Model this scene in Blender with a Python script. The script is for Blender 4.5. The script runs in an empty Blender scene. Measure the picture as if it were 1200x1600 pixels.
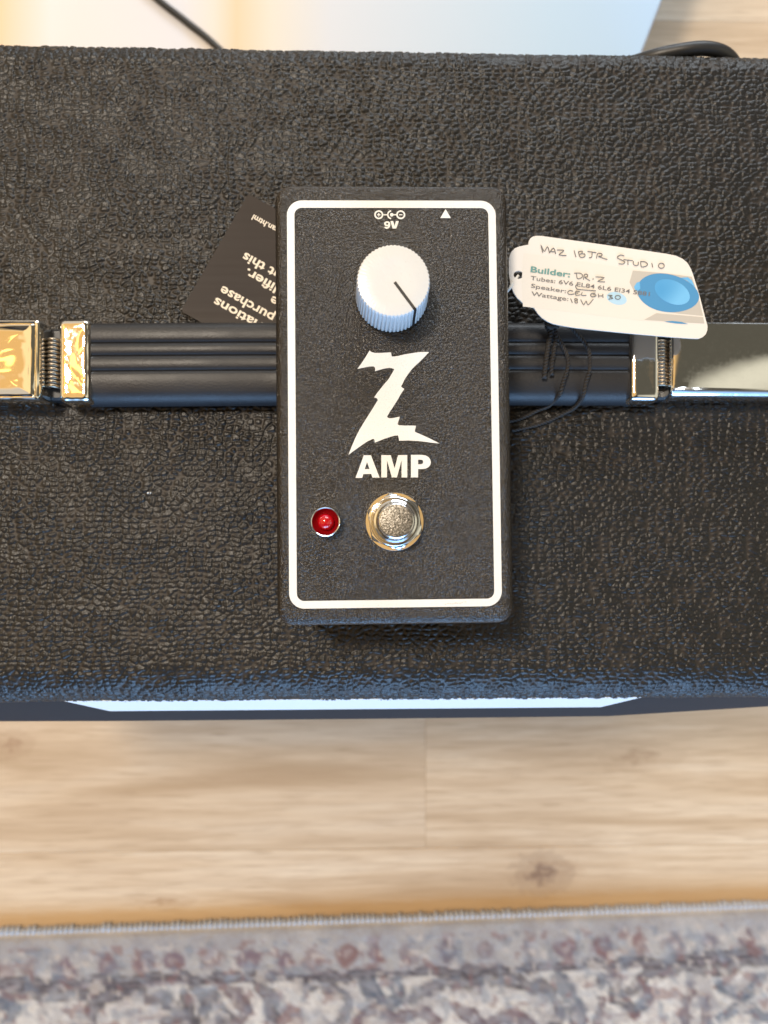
import bpy, bmesh, math, random
import numpy as np
from mathutils import Vector, Matrix
from mathutils.geometry import tessellate_polygon

random.seed(7)
S = bpy.context.scene
COL = S.collection
R = math.radians
MM = 0.001
TOP = 0.45            # height of the amplifier's top above the floor

# ------------------------------------------------------------------ camera
cam_d = bpy.data.cameras.new("camera")
cam = bpy.data.objects.new("camera", cam_d)
COL.objects.link(cam)
S.camera = cam
cam_d.sensor_fit = 'VERTICAL'
cam_d.sensor_height = 36.0
cam_d.lens = 26.01
cam_d.clip_start = 0.01
cam_d.clip_end = 50
CAM_H = TOP + 0.232
_n = Vector((569 - 600, -(842 - 800), -1156.0)).normalized()      # straight down, in camera axes
_up = -_n
_y = (Vector((0, 1, 0)) - _up * _up.y).normalized()
_x = _y.cross(_up)
_rot = Matrix((_x, _y, _up))                                     # world <- camera
cam.matrix_world = Matrix.Translation((0, 0, CAM_H)) @ _rot.to_4x4()
cam_d.dof.use_dof = True
cam_d.dof.focus_distance = 0.196
cam_d.dof.aperture_fstop = 15.0
cam_d.dof.aperture_blades = 0

# ------------------------------------------------------------------ render look
S.view_settings.view_transform = 'Standard'
S.view_settings.look = 'None'
S.view_settings.gamma = 1.0
S.view_settings.use_curve_mapping = False
S.view_settings.exposure = 0.0

# ------------------------------------------------------------------ world: the room around
world = bpy.data.worlds.new("World")
S.world = world
world.use_nodes = True
nt = world.node_tree
nt.nodes.clear()
w_out = nt.nodes.new('ShaderNodeOutputWorld')
w_bg = nt.nodes.new('ShaderNodeBackground')
nt.links.new(w_bg.outputs[0], w_out.inputs[0])
w_tc = nt.nodes.new('ShaderNodeTexCoord')

def lobe(prev, direction, lo, hi, col, warp=0.0):
    """mix `col` over `prev` where the view direction is near `direction`"""
    d = Vector(direction).normalized()
    dot = nt.nodes.new('ShaderNodeVectorMath'); dot.operation = 'DOT_PRODUCT'
    nt.links.new(w_tc.outputs['Generated'], dot.inputs[0])
    dot.inputs[1].default_value = d
    val = dot.outputs['Value']
    if warp:
        nz = nt.nodes.new('ShaderNodeTexNoise'); nz.inputs['Scale'].default_value = 3.0
        nz.inputs['Detail'].default_value = 3
        nt.links.new(w_tc.outputs['Generated'], nz.inputs['Vector'])
        ma = nt.nodes.new('ShaderNodeMath'); ma.operation = 'MULTIPLY_ADD'
        nt.links.new(nz.outputs['Fac'], ma.inputs[0]); ma.inputs[1].default_value = warp
        nt.links.new(val, ma.inputs[2]); val = ma.outputs[0]
    mr = nt.nodes.new('ShaderNodeMapRange'); mr.interpolation_type = 'SMOOTHSTEP'
    mr.inputs['From Min'].default_value = lo; mr.inputs['From Max'].default_value = hi
    nt.links.new(val, mr.inputs['Value'])
    mx = nt.nodes.new('ShaderNodeMix'); mx.data_type = 'RGBA'
    nt.links.new(mr.outputs[0], mx.inputs['Factor'])
    if isinstance(prev, tuple): mx.inputs['A'].default_value = (*prev, 1)
    else: nt.links.new(prev, mx.inputs['A'])
    mx.inputs['B'].default_value = (*col, 1)
    return mx.outputs['Result']

# dim warm ceiling, amber room to the upper left, bright pale wall behind, windows in front
c = lobe((0.19, 0.165, 0.135), (0, 0.1, 1), 0.55, 0.95, (0.12, 0.108, 0.08), 0.15)
c = lobe(c, (-0.1, -0.55, 0.8), 0.80, 0.97, (0.03, 0.03, 0.035), 0.08)
c = lobe(c, (-0.55, 0.18, 0.80), 0.83, 0.97, (1.30, 0.92, 0.46), 0.22)
c = lobe(c, (-0.38, 0.10, 0.92), 0.93, 1.02, (0.95, 0.56, 0.20), 0.20)
c = lobe(c, (-0.47, 0.21, 0.86), 0.9965, 0.9985, (3.2, 2.0, 0.55), 0.0)
c = lobe(c, (0.85, -0.10, 0.50), 0.90, 0.985, (0.80, 0.74, 0.56), 0.06)
c = lobe(c, (0.45, -0.30, 0.84), 0.955, 0.995, (0.95, 0.88, 0.68), 0.0)
c = lobe(c, (-0.2, 1.0, 0.25), 0.72, 0.97, (0.70, 0.62, 0.52), 0.1)
c = lobe(c, (0.1, -1.0, 0.10), 0.80, 0.95, (0.65, 1.20, 2.10), 0.05)
nt.links.new(c, w_bg.inputs[0])
w_bg.inputs[1].default_value = 1.0

# ------------------------------------------------------------------ lamps
def area(name, loc, target, sx, sy, power, col):
    l = bpy.data.lights.new(name, 'AREA'); l.shape = 'RECTANGLE'
    l.size = sx; l.size_y = sy; l.energy = power; l.color = col
    o = bpy.data.objects.new(name, l); COL.objects.link(o)
    o.location = loc
    o.rotation_euler = (Vector(target) - Vector(loc)).to_track_quat('-Z', 'Y').to_euler()
    return o
area('warm_ceiling_light', (-0.46, 0.46, 2.1), (0, 0.05, TOP), 0.22, 0.22, 23.5, (1.0, 0.895, 0.76))
area('window_light', (0.15, -2.0, 0.80), (0, 0, TOP - 0.1), 1.8, 0.9, 50, (0.34, 0.60, 1.0))
area('back_fill_light', (0.4, 1.9, 1.3), (0, 0.5, 0.1), 1.4, 0.7, 26, (0.82, 0.91, 1.0))  # unseen fill lamp added at the back to brighten the white cabinet
LOGO = [(-6.079, 13.458), (-5.868, 13.169), (-5.608, 12.976), (-4.824, 12.757), (-3.753, 12.729), (-2.561, 12.772), (-0.606, 12.909), (-0.515, 12.524), (-0.471, 12.188), (-0.379, 11.803), (0.407, 11.824), (1.243, 11.941), (3.157, 12.39), (5.07, 12.695), (6.983, 12.929), (8.179, 12.972), (9.326, 12.968), (8.163, 11.722), (6.954, 10.525), (5.505, 9.209), (4.66, 8.325), (4.054, 7.536), (2.963, 5.982), (2.11, 4.308), (1.964, 4.069), (2.009, 3.829), (2.293, 3.636), (2.766, 3.347), (2.088, 2.392), (1.117, 0.722), (-0.094, -1.184), (-1.06, -2.612), (-1.787, -3.873), (-1.552, -4.137), (-1.078, -4.283), (-0.484, -4.263), (0.111, -4.171), (0.826, -4.008), (1.541, -3.87), (1.418, -4.251), (1.245, -4.775), (0.926, -5.68), (1.042, -5.967), (1.396, -6.113), (2.94, -6.218), (4.368, -6.203), (5.676, -6.236), (5.624, -6.594), (5.401, -7.308), (5.348, -7.761), (5.655, -7.954), (6.719, -8.438), (9.086, -9.528), (11.687, -10.882), (9.547, -10.676), (7.884, -10.426), (6.222, -10.224), (3.609, -10.062), (1.232, -10.117), (1.193, -9.426), (0.963, -8.709), (0.059, -8.822), (-0.893, -9.054), (-2.798, -9.684), (-4.989, -10.574), (-5.078, -9.978), (-5.264, -9.596), (-5.643, -9.641), (-7.072, -10.321), (-8.979, -11.615), (-10.646, -12.792), (-11.837, -13.686), (-11.232, -12.193), (-10.144, -9.586), (-8.938, -7.213), (-7.252, -4.484), (-5.566, -1.869), (-4.117, 0.464), (-4.232, 0.799), (-4.492, 0.992), (-5.06, 1.186), (-4.096, 2.544), (-2.65, 4.332), (-1.205, 6.001), (-0.356, 7.436), (0.203, 8.392), (0.062, 8.585), (-0.46, 8.755), (-1.174, 8.83), (-1.89, 8.737), (-2.605, 8.597), (-4.801, 7.983), (-4.702, 8.414), (-4.769, 8.846), (-4.932, 9.134), (-5.216, 9.255), (-6.168, 9.235), (-7.598, 8.954), (-9.312, 8.602), (-8.301, 9.988), (-7.095, 11.782)]
A_OUT = [(-10.047, -19.631), (-7.863, -13.81), (-6.04, -13.824), (-3.85, -19.612), (-5.696, -19.596), (-6.017, -18.645), (-8.052, -18.675), (-8.345, -19.645)]
A_IN = [(-7.075, -15.551), (-7.661, -17.398), (-6.431, -17.384)]
M_OUT = [(-3.363, -13.797), (-0.945, -13.815), (0.013, -17.269), (0.953, -13.829), (3.327, -13.847), (3.259, -19.623), (1.789, -19.611), (1.84, -15.144), (0.604, -19.601), (-0.723, -19.59), (-1.907, -15.115), (-1.955, -19.58), (-3.423, -19.568)]
P_OUT = [(4.277, -13.807), (7.128, -13.828), (8.077, -13.978), (8.833, -14.413), (9.276, -15.083), (9.387, -15.726), (9.235, -16.463), (8.752, -17.03), (8.035, -17.381), (7.083, -17.492), (6.085, -17.484), (6.059, -19.647), (4.208, -19.631)]
P_IN = [(6.115, -15.058), (6.875, -15.064), (7.301, -15.21), (7.462, -15.64), (7.291, -16.067), (6.861, -16.254), (6.1, -16.248)]
SYM = {'plus': (-3.365, 49.083), 'c': (0.017, 49.087), 'minus': (2.36, 49.091), 'nine': (-2.009, 45.391), 'nine_top': (-1.988, 47.405), 'tri0': (14.12, 50.598), 'tri1': (12.687, 48.239), 'tri2': (15.466, 48.242), 'vee': (-0.071, 45.393)}
SC = 0.023629999999999995
VEE = [(-0.38, 47.407), (0.377, 47.408), (0.741, 46.089), (1.087, 47.409), (1.844, 47.409), (1.16, 45.442), (0.214, 45.441)]
TAG = [(47.046, 84.171), (47.118, 85.083), (47.513, 85.934), (48.228, 86.463), (49.135, 86.733), (50.622, 86.748), (64.53, 84.93), (77.503, 83.163), (86.605, 81.942), (89.532, 81.381), (91.477, 80.549), (92.959, 79.321), (93.848, 77.825), (94.476, 76.263), (96.207, 70.403), (97.549, 64.875), (98.526, 60.978), (98.439, 59.678), (97.964, 58.57), (97.104, 57.785), (95.99, 57.324), (94.558, 57.314), (87.543, 57.724), (74.587, 58.807), (64.251, 59.775), (59.737, 60.262), (55.873, 60.883), (53.944, 61.322), (52.339, 61.958), (50.738, 63.046), (49.589, 64.202), (48.826, 65.361), (48.38, 65.94), (47.03, 66.253), (45.3, 67.276), (43.702, 68.688), (42.557, 70.492), (41.799, 72.559), (41.37, 75.474), (41.333, 79.369), (41.601, 80.866), (42.191, 82.172), (43.165, 83.092), (44.46, 83.625), (45.753, 83.898)]
HOLE = [(45.492, 75.38), (45.381, 74.932), (45.07, 74.55), (44.608, 74.293), (44.065, 74.199), (43.524, 74.284), (43.066, 74.533), (42.761, 74.909), (42.657, 75.355), (42.768, 75.803), (43.078, 76.185), (43.54, 76.442), (44.083, 76.536), (44.625, 76.452), (45.083, 76.202), (45.388, 75.826)]
PANEL = [(45.606, 81.684), (77.1, 77.284), (94.705, 74.305), (97.691, 61.688), (79.82, 62.344), (45.292, 66.24), (45.029, 73.883)]
PIC_BG = [(77.095, 76.893), (86.52, 76.193), (94.198, 75.215), (95.815, 70.4), (97.272, 63.897), (90.248, 64.497), (83.759, 65.424), (79.893, 67.671), (77.34, 70.903), (76.075, 73.496)]
PIC_BG2 = [(83.747, 64.579), (97.33, 63.507), (97.626, 61.688), (80.148, 62.605)]
PIC_BLUE = [(96.186, 69.164), (96.027, 68.459), (95.689, 67.789), (95.177, 67.166), (94.504, 66.598), (93.683, 66.097), (92.729, 65.669), (91.664, 65.325), (90.509, 65.072), (89.286, 64.918), (88.022, 64.868), (86.742, 64.926), (85.471, 65.096), (84.237, 65.377), (83.063, 65.768), (81.974, 66.262), (80.992, 66.853), (80.137, 67.528), (79.425, 68.275), (78.872, 69.078), (78.489, 69.917), (78.283, 70.773), (78.259, 71.626), (78.417, 72.454), (78.754, 73.236), (79.263, 73.954), (79.934, 74.59), (80.753, 75.129), (81.704, 75.558), (82.767, 75.869), (83.921, 76.056), (85.143, 76.119), (86.407, 76.057), (87.688, 75.877), (88.959, 75.585), (90.195, 75.19), (91.371, 74.705), (92.462, 74.142), (93.446, 73.515), (94.304, 72.838), (95.018, 72.124), (95.572, 71.387), (95.956, 70.639), (96.162, 69.895)]
PIC_RING = [(77.357, 72.204), (78.152, 73.383), (79.001, 73.651), (79.169, 71.698), (78.511, 71.042), (77.669, 71.231)]
PIC_EAR = [(90.932, 74.926), (93.021, 75.074), (94.181, 74.17), (95.062, 72.22), (94.162, 72.995), (92.68, 74.158)]
PIC_LIGHT = [(93.459, 69.859), (93.464, 69.07), (93.214, 68.365), (92.723, 67.778), (92.014, 67.34), (91.125, 67.071), (90.098, 66.986), (88.986, 67.089), (87.845, 67.375), (86.731, 67.828), (85.7, 68.427), (84.805, 69.142), (84.089, 69.936), (83.588, 70.77), (83.328, 71.602), (83.322, 72.391), (83.57, 73.097), (84.06, 73.684), (84.767, 74.124), (85.656, 74.393), (86.683, 74.479), (87.795, 74.377), (88.938, 74.092), (90.053, 73.638), (91.086, 73.039), (91.983, 72.323), (92.699, 71.528), (93.2, 70.693)]
PIC_SEG = [(85.985, 62.127), (88.263, 62.338), (90.861, 62.096), (92.933, 61.46), (89.553, 61.632)]
DOT = [(75.229, 68.285), (75.123, 67.831), (74.827, 67.441), (74.359, 67.144), (73.752, 66.958), (73.048, 66.896), (72.294, 66.963), (71.542, 67.154), (70.842, 67.455), (70.243, 67.847), (69.785, 68.303), (69.5, 68.791), (69.407, 69.279), (69.511, 69.733), (69.807, 70.122), (70.274, 70.42), (70.881, 70.607), (71.585, 70.669), (72.339, 70.602), (73.092, 70.411), (73.792, 70.11), (74.392, 69.717), (74.85, 69.261), (75.135, 68.773)]
HAND = [[(51.106, 81.898), (50.609, 84.061), (51.539, 82.206), (52.499, 83.602), (52.999, 81.786)], [(52.999, 81.786), (54.217, 83.229), (54.847, 81.544)], [(53.261, 82.222), (54.68, 82.062)], [(55.202, 82.674), (57.226, 82.52), (55.749, 81.292), (57.9, 81.052)], [(60.157, 82.549), (60.655, 80.645)], [(61.361, 82.213), (62.528, 82.398), (62.304, 81.701), (61.785, 81.523), (63.08, 81.622), (63.245, 80.929), (62.508, 80.575), (61.778, 80.829), (61.361, 82.213)], [(64.037, 82.325), (66.538, 82.002)], [(65.33, 82.121), (65.228, 80.731), (64.449, 80.506)], [(66.605, 80.31), (66.967, 81.745), (68.132, 81.67), (68.082, 81.061), (67.129, 80.879), (69.711, 80.035)], [(74.61, 81.123), (73.532, 81.373), (72.571, 80.582), (73.946, 79.9), (74.803, 79.3), (74.148, 78.773), (72.981, 78.849)], [(74.381, 80.078), (77.059, 79.755)], [(75.676, 79.916), (75.658, 78.526)], [(77.231, 79.626), (77.304, 78.672), (78.036, 78.331), (78.601, 78.553), (78.7, 79.423)], [(79.351, 79.559), (79.547, 78.04), (80.761, 78.138), (81.376, 78.752), (80.692, 79.441), (79.351, 79.559)], [(82.594, 79.111), (82.837, 77.896)], [(86.225, 78.361), (86.082, 77.961), (85.708, 77.685), (85.224, 77.621), (84.782, 77.79), (84.523, 78.138), (84.529, 78.554), (84.798, 78.907), (85.245, 79.084), (85.728, 79.029), (86.094, 78.76), (86.225, 78.361)], [(60.734, 75.922), (61.02, 74.409), (62.056, 74.591), (62.58, 75.289), (61.812, 75.975), (60.089, 75.96)], [(62.74, 74.078), (63.101, 75.64), (63.963, 75.56), (63.87, 74.953), (63.092, 74.773), (64.633, 73.834)], [(65.328, 74.273), (65.76, 74.363)], [(66.285, 74.974), (68.784, 74.736), (66.873, 73.68), (68.942, 73.524)], [(59.691, 70.766), (58.746, 70.931), (58.137, 70.321), (58.734, 69.807), (60.113, 69.991)], [(61.669, 70.609), (60.68, 70.774), (60.375, 70.339), (61.235, 70.26), (60.372, 70.08), (60.668, 69.564), (61.832, 69.746)], [(62.356, 70.441), (62.174, 69.576), (63.552, 69.587)], [(66.144, 70.212), (65.109, 70.118), (64.758, 69.596), (65.27, 69.168), (66.22, 69.348), (66.225, 69.781), (65.449, 69.775)], [(67.004, 70.046), (67.078, 69.009)], [(68.296, 69.97), (68.37, 68.933)], [(67.083, 69.442), (68.376, 69.452)], [(69.759, 69.636), (71.052, 69.56), (70.271, 69.207), (71.215, 68.782), (69.918, 68.513)], [(73.376, 69.059), (73.249, 68.754), (72.915, 68.544), (72.481, 68.495), (72.085, 68.624), (71.852, 68.888), (71.855, 69.205), (72.095, 69.474), (72.495, 69.609), (72.928, 69.567), (73.256, 69.362), (73.376, 69.059)], [(60.689, 71.552), (61.246, 71.297), (63.913, 71.059), (66.324, 70.906)], [(60.83, 72.677), (60.481, 72.242), (60.689, 71.595)], [(58.98, 68.6), (59.484, 67.395)], [(60.957, 68.443), (60.271, 68.61), (60.18, 68.178), (60.866, 67.924), (60.946, 67.406), (60.344, 67.402), (60.262, 67.833), (60.954, 68.184), (60.957, 68.443)], [(61.903, 68.364), (62.747, 66.816), (63.448, 67.944), (64.038, 66.826), (65.521, 68.478)]]
PRINT = [('Builder:', [(47.491, 76.238), (58.87, 74.737)], 38, 1), ('Tubes: 6V6 EL84 6L6 El34 5881', [(47.472, 73.948), (81.808, 69.472)], 27, 0), ('Speaker:', [(47.583, 71.703), (57.663, 70.144)], 27, 0), ('Wattage:', [(47.65, 69.417), (58.285, 67.904)], 27, 0)]
MMZ4 = 0.04323820839257796
CARDTXT = [('variations', (-46.868, 74.813), 1), ('purchase', (-44.869, 78.475), 1), ('the', (-29.238, 75.429), 1), ('amplifier.', (-37.038, 84.103), 1), ('about this', (-37.913, 89.188), 1), ('warran.html', (-35.071, 101.669), 0.62)]
CORDS = [[(55.166, 64.288), (55.993, 62.232), (55.652, 59.323), (55.09, 55.931), (54.625, 52.544), (54.252, 48.486)], [(57.342, 64.303), (57.801, 61.759), (57.404, 58.123), (56.892, 54.974), (56.454, 52.071), (56.526, 49.415)], [(56.131, 64.052), (58.752, 60.069), (60.176, 57.413), (61.307, 54.515), (61.201, 51.129), (59.83, 46.776)], [(61.701, 64.697), (64.094, 62.043), (66.484, 59.148), (67.902, 56.006), (67.891, 50.681), (66.835, 47.051)]]
CORDS2 = [[(59.258, 44.765, 11.5), (58.828, 43.59, 7.5), (57.717, 42.344, 3.5), (55.23, 40.725, 1.2), (51.239, 38.747, 0.8), (47.673, 37.465, 0.8), (43.1, 36.688, 0.8)], [(66.315, 44.309, 11.5), (66.127, 42.63, 7.5), (65.266, 41.366, 3.5), (62.845, 39.483, 1.2), (58.859, 37.502, 0.8), (53.756, 35.707, 0.8), (46.887, 34.163, 0.8)]]
WTHREAD = [(44.269, 75.499), (43.097, 73.867), (42.121, 72.562), (41.533, 71.391), (40.496, 70.281)]
RUGROS = [(-315.82, -381.264), (-293.618, -378.317), (-260.17, -377.754), (-228.307, -377.162), (-190.772, -373.887), (-166.591, -374.273), (-135.623, -370.877), (-103.392, -374.725), (-70.544, -373.02), (-43.849, -374.559), (-16.536, -371.642), (7.991, -372.029), (39.436, -370.285), (74.984, -369.159), (108.326, -369.679), (146.384, -369.148), (179.934, -367.98), (215.314, -367.4), (248.477, -366.217), (279.397, -364.996), (312.75, -363.24), (345.003, -362.596), (-348.041, -379.637), (380.295, -361.426)]
RUGLINES = [(9, 'g', [(-319.762, -409.806), (-297.748, -398.089), (-247.545, -402.251), (-214.052, -398.407), (-180.364, -403.402), (-157.774, -417.06)]), (9, 'g', [(-241.637, -426.585), (-236.273, -410.164), (-214.052, -398.407)]), (8, 'g', [(-157.89, -403.787), (-152.061, -428.208)]), (7, 'b', [(-319.878, -403.21), (-305.856, -411.697), (-311.173, -425.326)]), (9, 'g', [(-174.515, -427.801), (-169.008, -416.862), (-152.061, -428.208)]), (7, 'g', [(-126.887, -409.304), (-118.358, -420.523), (-126.751, -428.666)]), (8, 'g', [(-149.525, -395.07), (-135.359, -406.389), (-143.674, -422.836)]), (8, 'm', [(-129.784, -398.173), (-112.841, -401.233), (-104.275, -418.005), (-112.668, -428.921)]), (9, 'g', [(-95.924, -395.969), (-78.901, -407.361), (-81.655, -423.945)]), (7, 'r', [(-73.152, -429.637), (-67.548, -415.881), (-59.008, -429.893)]), (9, 'g', [(-56.277, -397.747), (-39.255, -395.807), (-22.198, -399.991), (-13.654, -414.047), (-22.161, -430.56)]), (10, 'b', [(3.42, -394.849), (9.115, -406.092), (17.659, -414.594), (31.928, -409.27), (29.101, -392.485)]), (8, 'm', [(-5.117, -430.869), (6.261, -419.958), (29.047, -425.926), (51.892, -420.764), (63.297, -429.323)]), (9, 'g', [(46.208, -409.516), (63.404, -398.643), (97.839, -393.624), (132.35, -394.195), (161.131, -400.283), (175.404, -417.346), (172.358, -434.082)]), (10, 'm', [(86.224, -421.371), (100.495, -432.781), (126.357, -427.666), (149.317, -433.665)]), (11, 'b', [(178.51, -394.959), (187.011, -411.941), (192.553, -434.448)]), (8, 'g', [(213.044, -412.39), (209.889, -434.762)]), (9, 'g', [(213.242, -395.535), (224.875, -392.913), (227.53, -412.639), (238.982, -424.07)]), (9, 'b', [(248.068, -396.111), (253.646, -413.089), (247.723, -421.416)]), (9, 'g', [(239.242, -404.407), (253.961, -390.574), (283.167, -385.405), (306.469, -388.607)]), (7, 'm', [(291.104, -436.233), (288.507, -416.505), (297.478, -402.571), (306.041, -413.991), (308.574, -436.549)]), (9, 'b', [(323.755, -403.012), (341.143, -411.774), (358.987, -397.948)]), (8, 'b', [(323.252, -431.188), (340.931, -423.052), (364.171, -431.92)]), (8, 'g', [(318.158, -388.796), (341.675, -383.518), (376.941, -381.247)]), (6, 'g', [(-331.194, -390.921), (-208.565, -388.55), (-67.645, -389.771), (74.908, -387.648), (190.206, -382.782), (377.094, -373.874)])]

# ------------------------------------------------------------------ node helpers
class Mat:
    def __init__(s, name, base=(0.5, 0.5, 0.5), rough=0.5, metal=0.0, spec=0.5, coat=0.0, coat_rough=0.1):
        s.m = bpy.data.materials.new(name); s.m.use_nodes = True
        s.t = s.m.node_tree; s.b = s.t.nodes['Principled BSDF']
        s.b.inputs['Base Color'].default_value = (*base, 1)
        s.b.inputs['Roughness'].default_value = rough
        s.b.inputs['Metallic'].default_value = metal
        s.b.inputs['Specular IOR Level'].default_value = spec
        s.b.inputs['Coat Weight'].default_value = coat
        s.b.inputs['Coat Roughness'].default_value = coat_rough
        s.bump_prev = None
        s.vec = s.t.nodes.new('ShaderNodeTexCoord').outputs['Object']
    def n(s, kind, **kw):
        x = s.t.nodes.new(kind)
        for k, v in kw.items():
            if k in x.inputs: x.inputs[k].default_value = v
            else: setattr(x, k, v)
        return x
    def link(s, a, b): s.t.links.new(a, b)
    def mapped(s, scale=(1, 1, 1), loc=(0, 0, 0), world=False):
        mp = s.n('ShaderNodeMapping'); mp.inputs['Scale'].default_value = scale; mp.inputs['Location'].default_value = loc
        src = s.n('ShaderNodeNewGeometry').outputs['Position'] if world else s.vec
        s.link(src, mp.inputs['Vector']); return mp.outputs[0]
    def noise(s, scale, detail=2, rough=0.5, vec=None, dist=0.0):
        x = s.n('ShaderNodeTexNoise'); x.inputs['Scale'].default_value = scale
        x.inputs['Detail'].default_value = detail; x.inputs['Roughness'].default_value = rough
        x.inputs['Distortion'].default_value = dist
        s.link(vec or s.vec, x.inputs['Vector']); return x.outputs['Fac']
    def ramp(s, fac, stops):
        r = s.n('ShaderNodeValToRGB'); e = r.color_ramp.elements
        while len(e) < len(stops): e.new(0.5)
        for i, (p, c) in enumerate(stops):
            e[i].position = p; e[i].color = (*c, 1) if len(c) == 3 else c
        s.link(fac, r.inputs[0]); return r.outputs[0]
    def rng(s, fac, a, b, lo, hi):
        m = s.n('ShaderNodeMapRange'); m.inputs[1].default_value = a; m.inputs[2].default_value = b
        m.inputs[3].default_value = lo; m.inputs[4].default_value = hi
        s.link(fac, m.inputs[0]); return m.outputs[0]
    def mix(s, fac, a, b, mode='MIX'):
        m = s.n('ShaderNodeMix'); m.data_type = 'RGBA'; m.blend_type = mode
        for v, i in ((fac, m.inputs['Factor']), (a, m.inputs['A']), (b, m.inputs['B'])):
            if isinstance(v, (int, float)): i.default_value = v
            elif isinstance(v, tuple): i.default_value = (*v, 1)
            else: s.link(v, i)
        return m.outputs['Result']
    def base(s, c): s.link(c, s.b.inputs['Base Color'])
    def rough(s, c): s.link(c, s.b.inputs['Roughness'])
    def bump(s, h, dist, strength=1.0):
        b = s.n('ShaderNodeBump'); b.inputs['Distance'].default_value = dist
        b.inputs['Strength'].default_value = strength
        s.link(h, b.inputs['Height'])
        if s.bump_prev: s.link(s.bump_prev, b.inputs['Normal'])
        s.bump_prev = b.outputs[0]; s.link(s.bump_prev, s.b.inputs['Normal'])

# ------------------------------------------------------------------ materials
m = Mat('black_vinyl_covering', (0.03, 0.027, 0.024), 0.42, spec=0.36)
at = m.n('ShaderNodeAttribute'); at.attribute_name = 'weave'
col = m.mix(at.outputs['Fac'], (0.026, 0.0205, 0.0165), (0.0125, 0.0118, 0.0115))
blot = m.noise(40, 3)
m.base(m.mix(m.rng(blot, 0.35, 0.7, 0, 0.12), col, (0.035, 0.031, 0.027)))
m.rough(m.rng(at.outputs['Fac'], 0, 1, 0.47, 0.36))
m.bump(m.noise(2600, 2), 0.00012, 0.6)
TOLEX = m.m
m = Mat('black_powder_coat', (0.024, 0.018, 0.013), 0.27, spec=0.6)
g = m.noise(1750, 1.5, 0.6)
m.bump(g, 0.00062, 1.0)
sz = m.n('ShaderNodeSeparateXYZ'); m.link(m.vec, sz.inputs[0])
m.link(m.rng(sz.outputs[2], 0.0290, 0.0306, 0.12, 1.0), m.bump_prev.node.inputs['Strength'])
m.base(m.mix(m.rng(m.noise(30, 2), 0.3, 0.7, 0, 1), (0.014, 0.0105, 0.0078), (0.019, 0.0145, 0.0105)))
POWDER = m.m
m = Mat('ivory_screen_print', (0.80, 0.77, 0.68), 0.5)
m.bump(m.noise(2300, 2.5, 0.6), 0.00012, 0.5)
sc_ = m.noise(5000, 2)
m.base(m.mix(m.rng(sc_, 0.60, 0.74, 0, 0.6), (0.77, 0.77, 0.74), (0.42, 0.40, 0.36)))
PRINT_W = m.m
m = Mat('white_plastic', (0.70, 0.70, 0.69), 0.22, spec=0.5, coat=0.3)
m.b.inputs['Subsurface Weight'].default_value = 0.15
m.b.inputs['Subsurface Radius'].default_value = (0.002, 0.002, 0.002)
m.bump(m.noise(160, 3), 0.0006, 0.35)
m.base(m.mix(m.rng(m.noise(1400, 3, .7), 0.64, 0.72, 0, 0.35), (0.66, 0.66, 0.645), (0.48, 0.46, 0.42)))
WHITE_PL = m.m
BLACK_INK = Mat('black_ink', (0.012, 0.012, 0.013), 0.35).m
m = Mat('bright_chrome', (0.80, 0.80, 0.79), 0.07, 1.0)
m.rough(m.rng(m.noise(900, 3), 0.35, 0.75, 0.05, 0.16))
m.bump(m.noise(60, 2), 0.0006, 0.25)
CHROME = m.m
m = Mat('crumpled_chrome', (0.90, 0.86, 0.78), 0.06, 1.0)
m.bump(m.noise(70, 1.0, 0.5, dist=1.2), 0.0026, 0.40)
m.rough(m.rng(m.noise(1200, 2), 0.4, 0.8, 0.04, 0.14))
CHROME_D = m.m
m = Mat('worn_switch_top', (0.52, 0.48, 0.40), 0.38, 1.0)
m.bump(m.noise(2200, 2), 0.00025, 0.5)
m.base(m.mix(m.rng(m.noise(1900, 3, 0.6), 0.4, 0.62, 0, 1), (0.13, 0.12, 0.10), (0.33, 0.31, 0.28)))
SWTOP = m.m
m = Mat('steel_spring', (0.30, 0.25, 0.19), 0.34, 1.0); SPRING = m.m
m = Mat('red_lens', (0.46, 0.003, 0.008), 0.12, spec=0.6, coat=0.4)
m.b.inputs['Emission Color'].default_value = (0.5, 0.0, 0.005, 1)
m.b.inputs['Emission Strength'].default_value = 0.0
RED = m.m
m = Mat('red_dish', (0.26, 0.003, 0.006), 0.22, coat=0.5); RED_D = m.m
m = Mat('black_rubber_strap', (0.015, 0.015, 0.017), 0.5, spec=0.5)
m.bump(m.noise(1500, 3), 0.00012, 0.6)
m.base(m.mix(m.rng(m.noise(1100, 4, 0.7), 0.66, 0.74, 0, 0.5), (0.015, 0.015, 0.017), (0.10, 0.09, 0.08)))
m.rough(m.rng(m.noise(60, 3), 0.3, 0.7, 0.42, 0.58))
STRAP = m.m
BLACK_PL = Mat('black_plastic', (0.010, 0.010, 0.011), 0.4).m
m = Mat('black_lacquer', (0.008, 0.009, 0.013), 0.6, spec=0.25); RAIL = m.m
m = Mat('pale_metal_plate', (0.84, 0.86, 0.86), 0.25, 0.0); PLATE = m.m
m = Mat('cream_card', (0.74, 0.69, 0.63), 0.55)
m.bump(m.noise(1500, 4), 0.00004, 0.5)
CARD = m.m
PANEL_M = Mat('pale_grey_print', (0.72, 0.67, 0.60), 0.5).m
PIC_G = Mat('warm_grey_print', (0.50, 0.46, 0.40), 0.45).m
m = Mat('mid_blue_print', (0.075, 0.27, 0.50), 0.4); BLUE1 = m.m
m = Mat('light_blue_print', (0.14, 0.46, 0.78), 0.4)
m.base(m.mix(m.rng(m.noise(60, 1), 0.35, 0.65, 0, 1), (0.08, 0.32, 0.60), (0.17, 0.47, 0.76)))
BLUE2 = m.m
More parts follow.
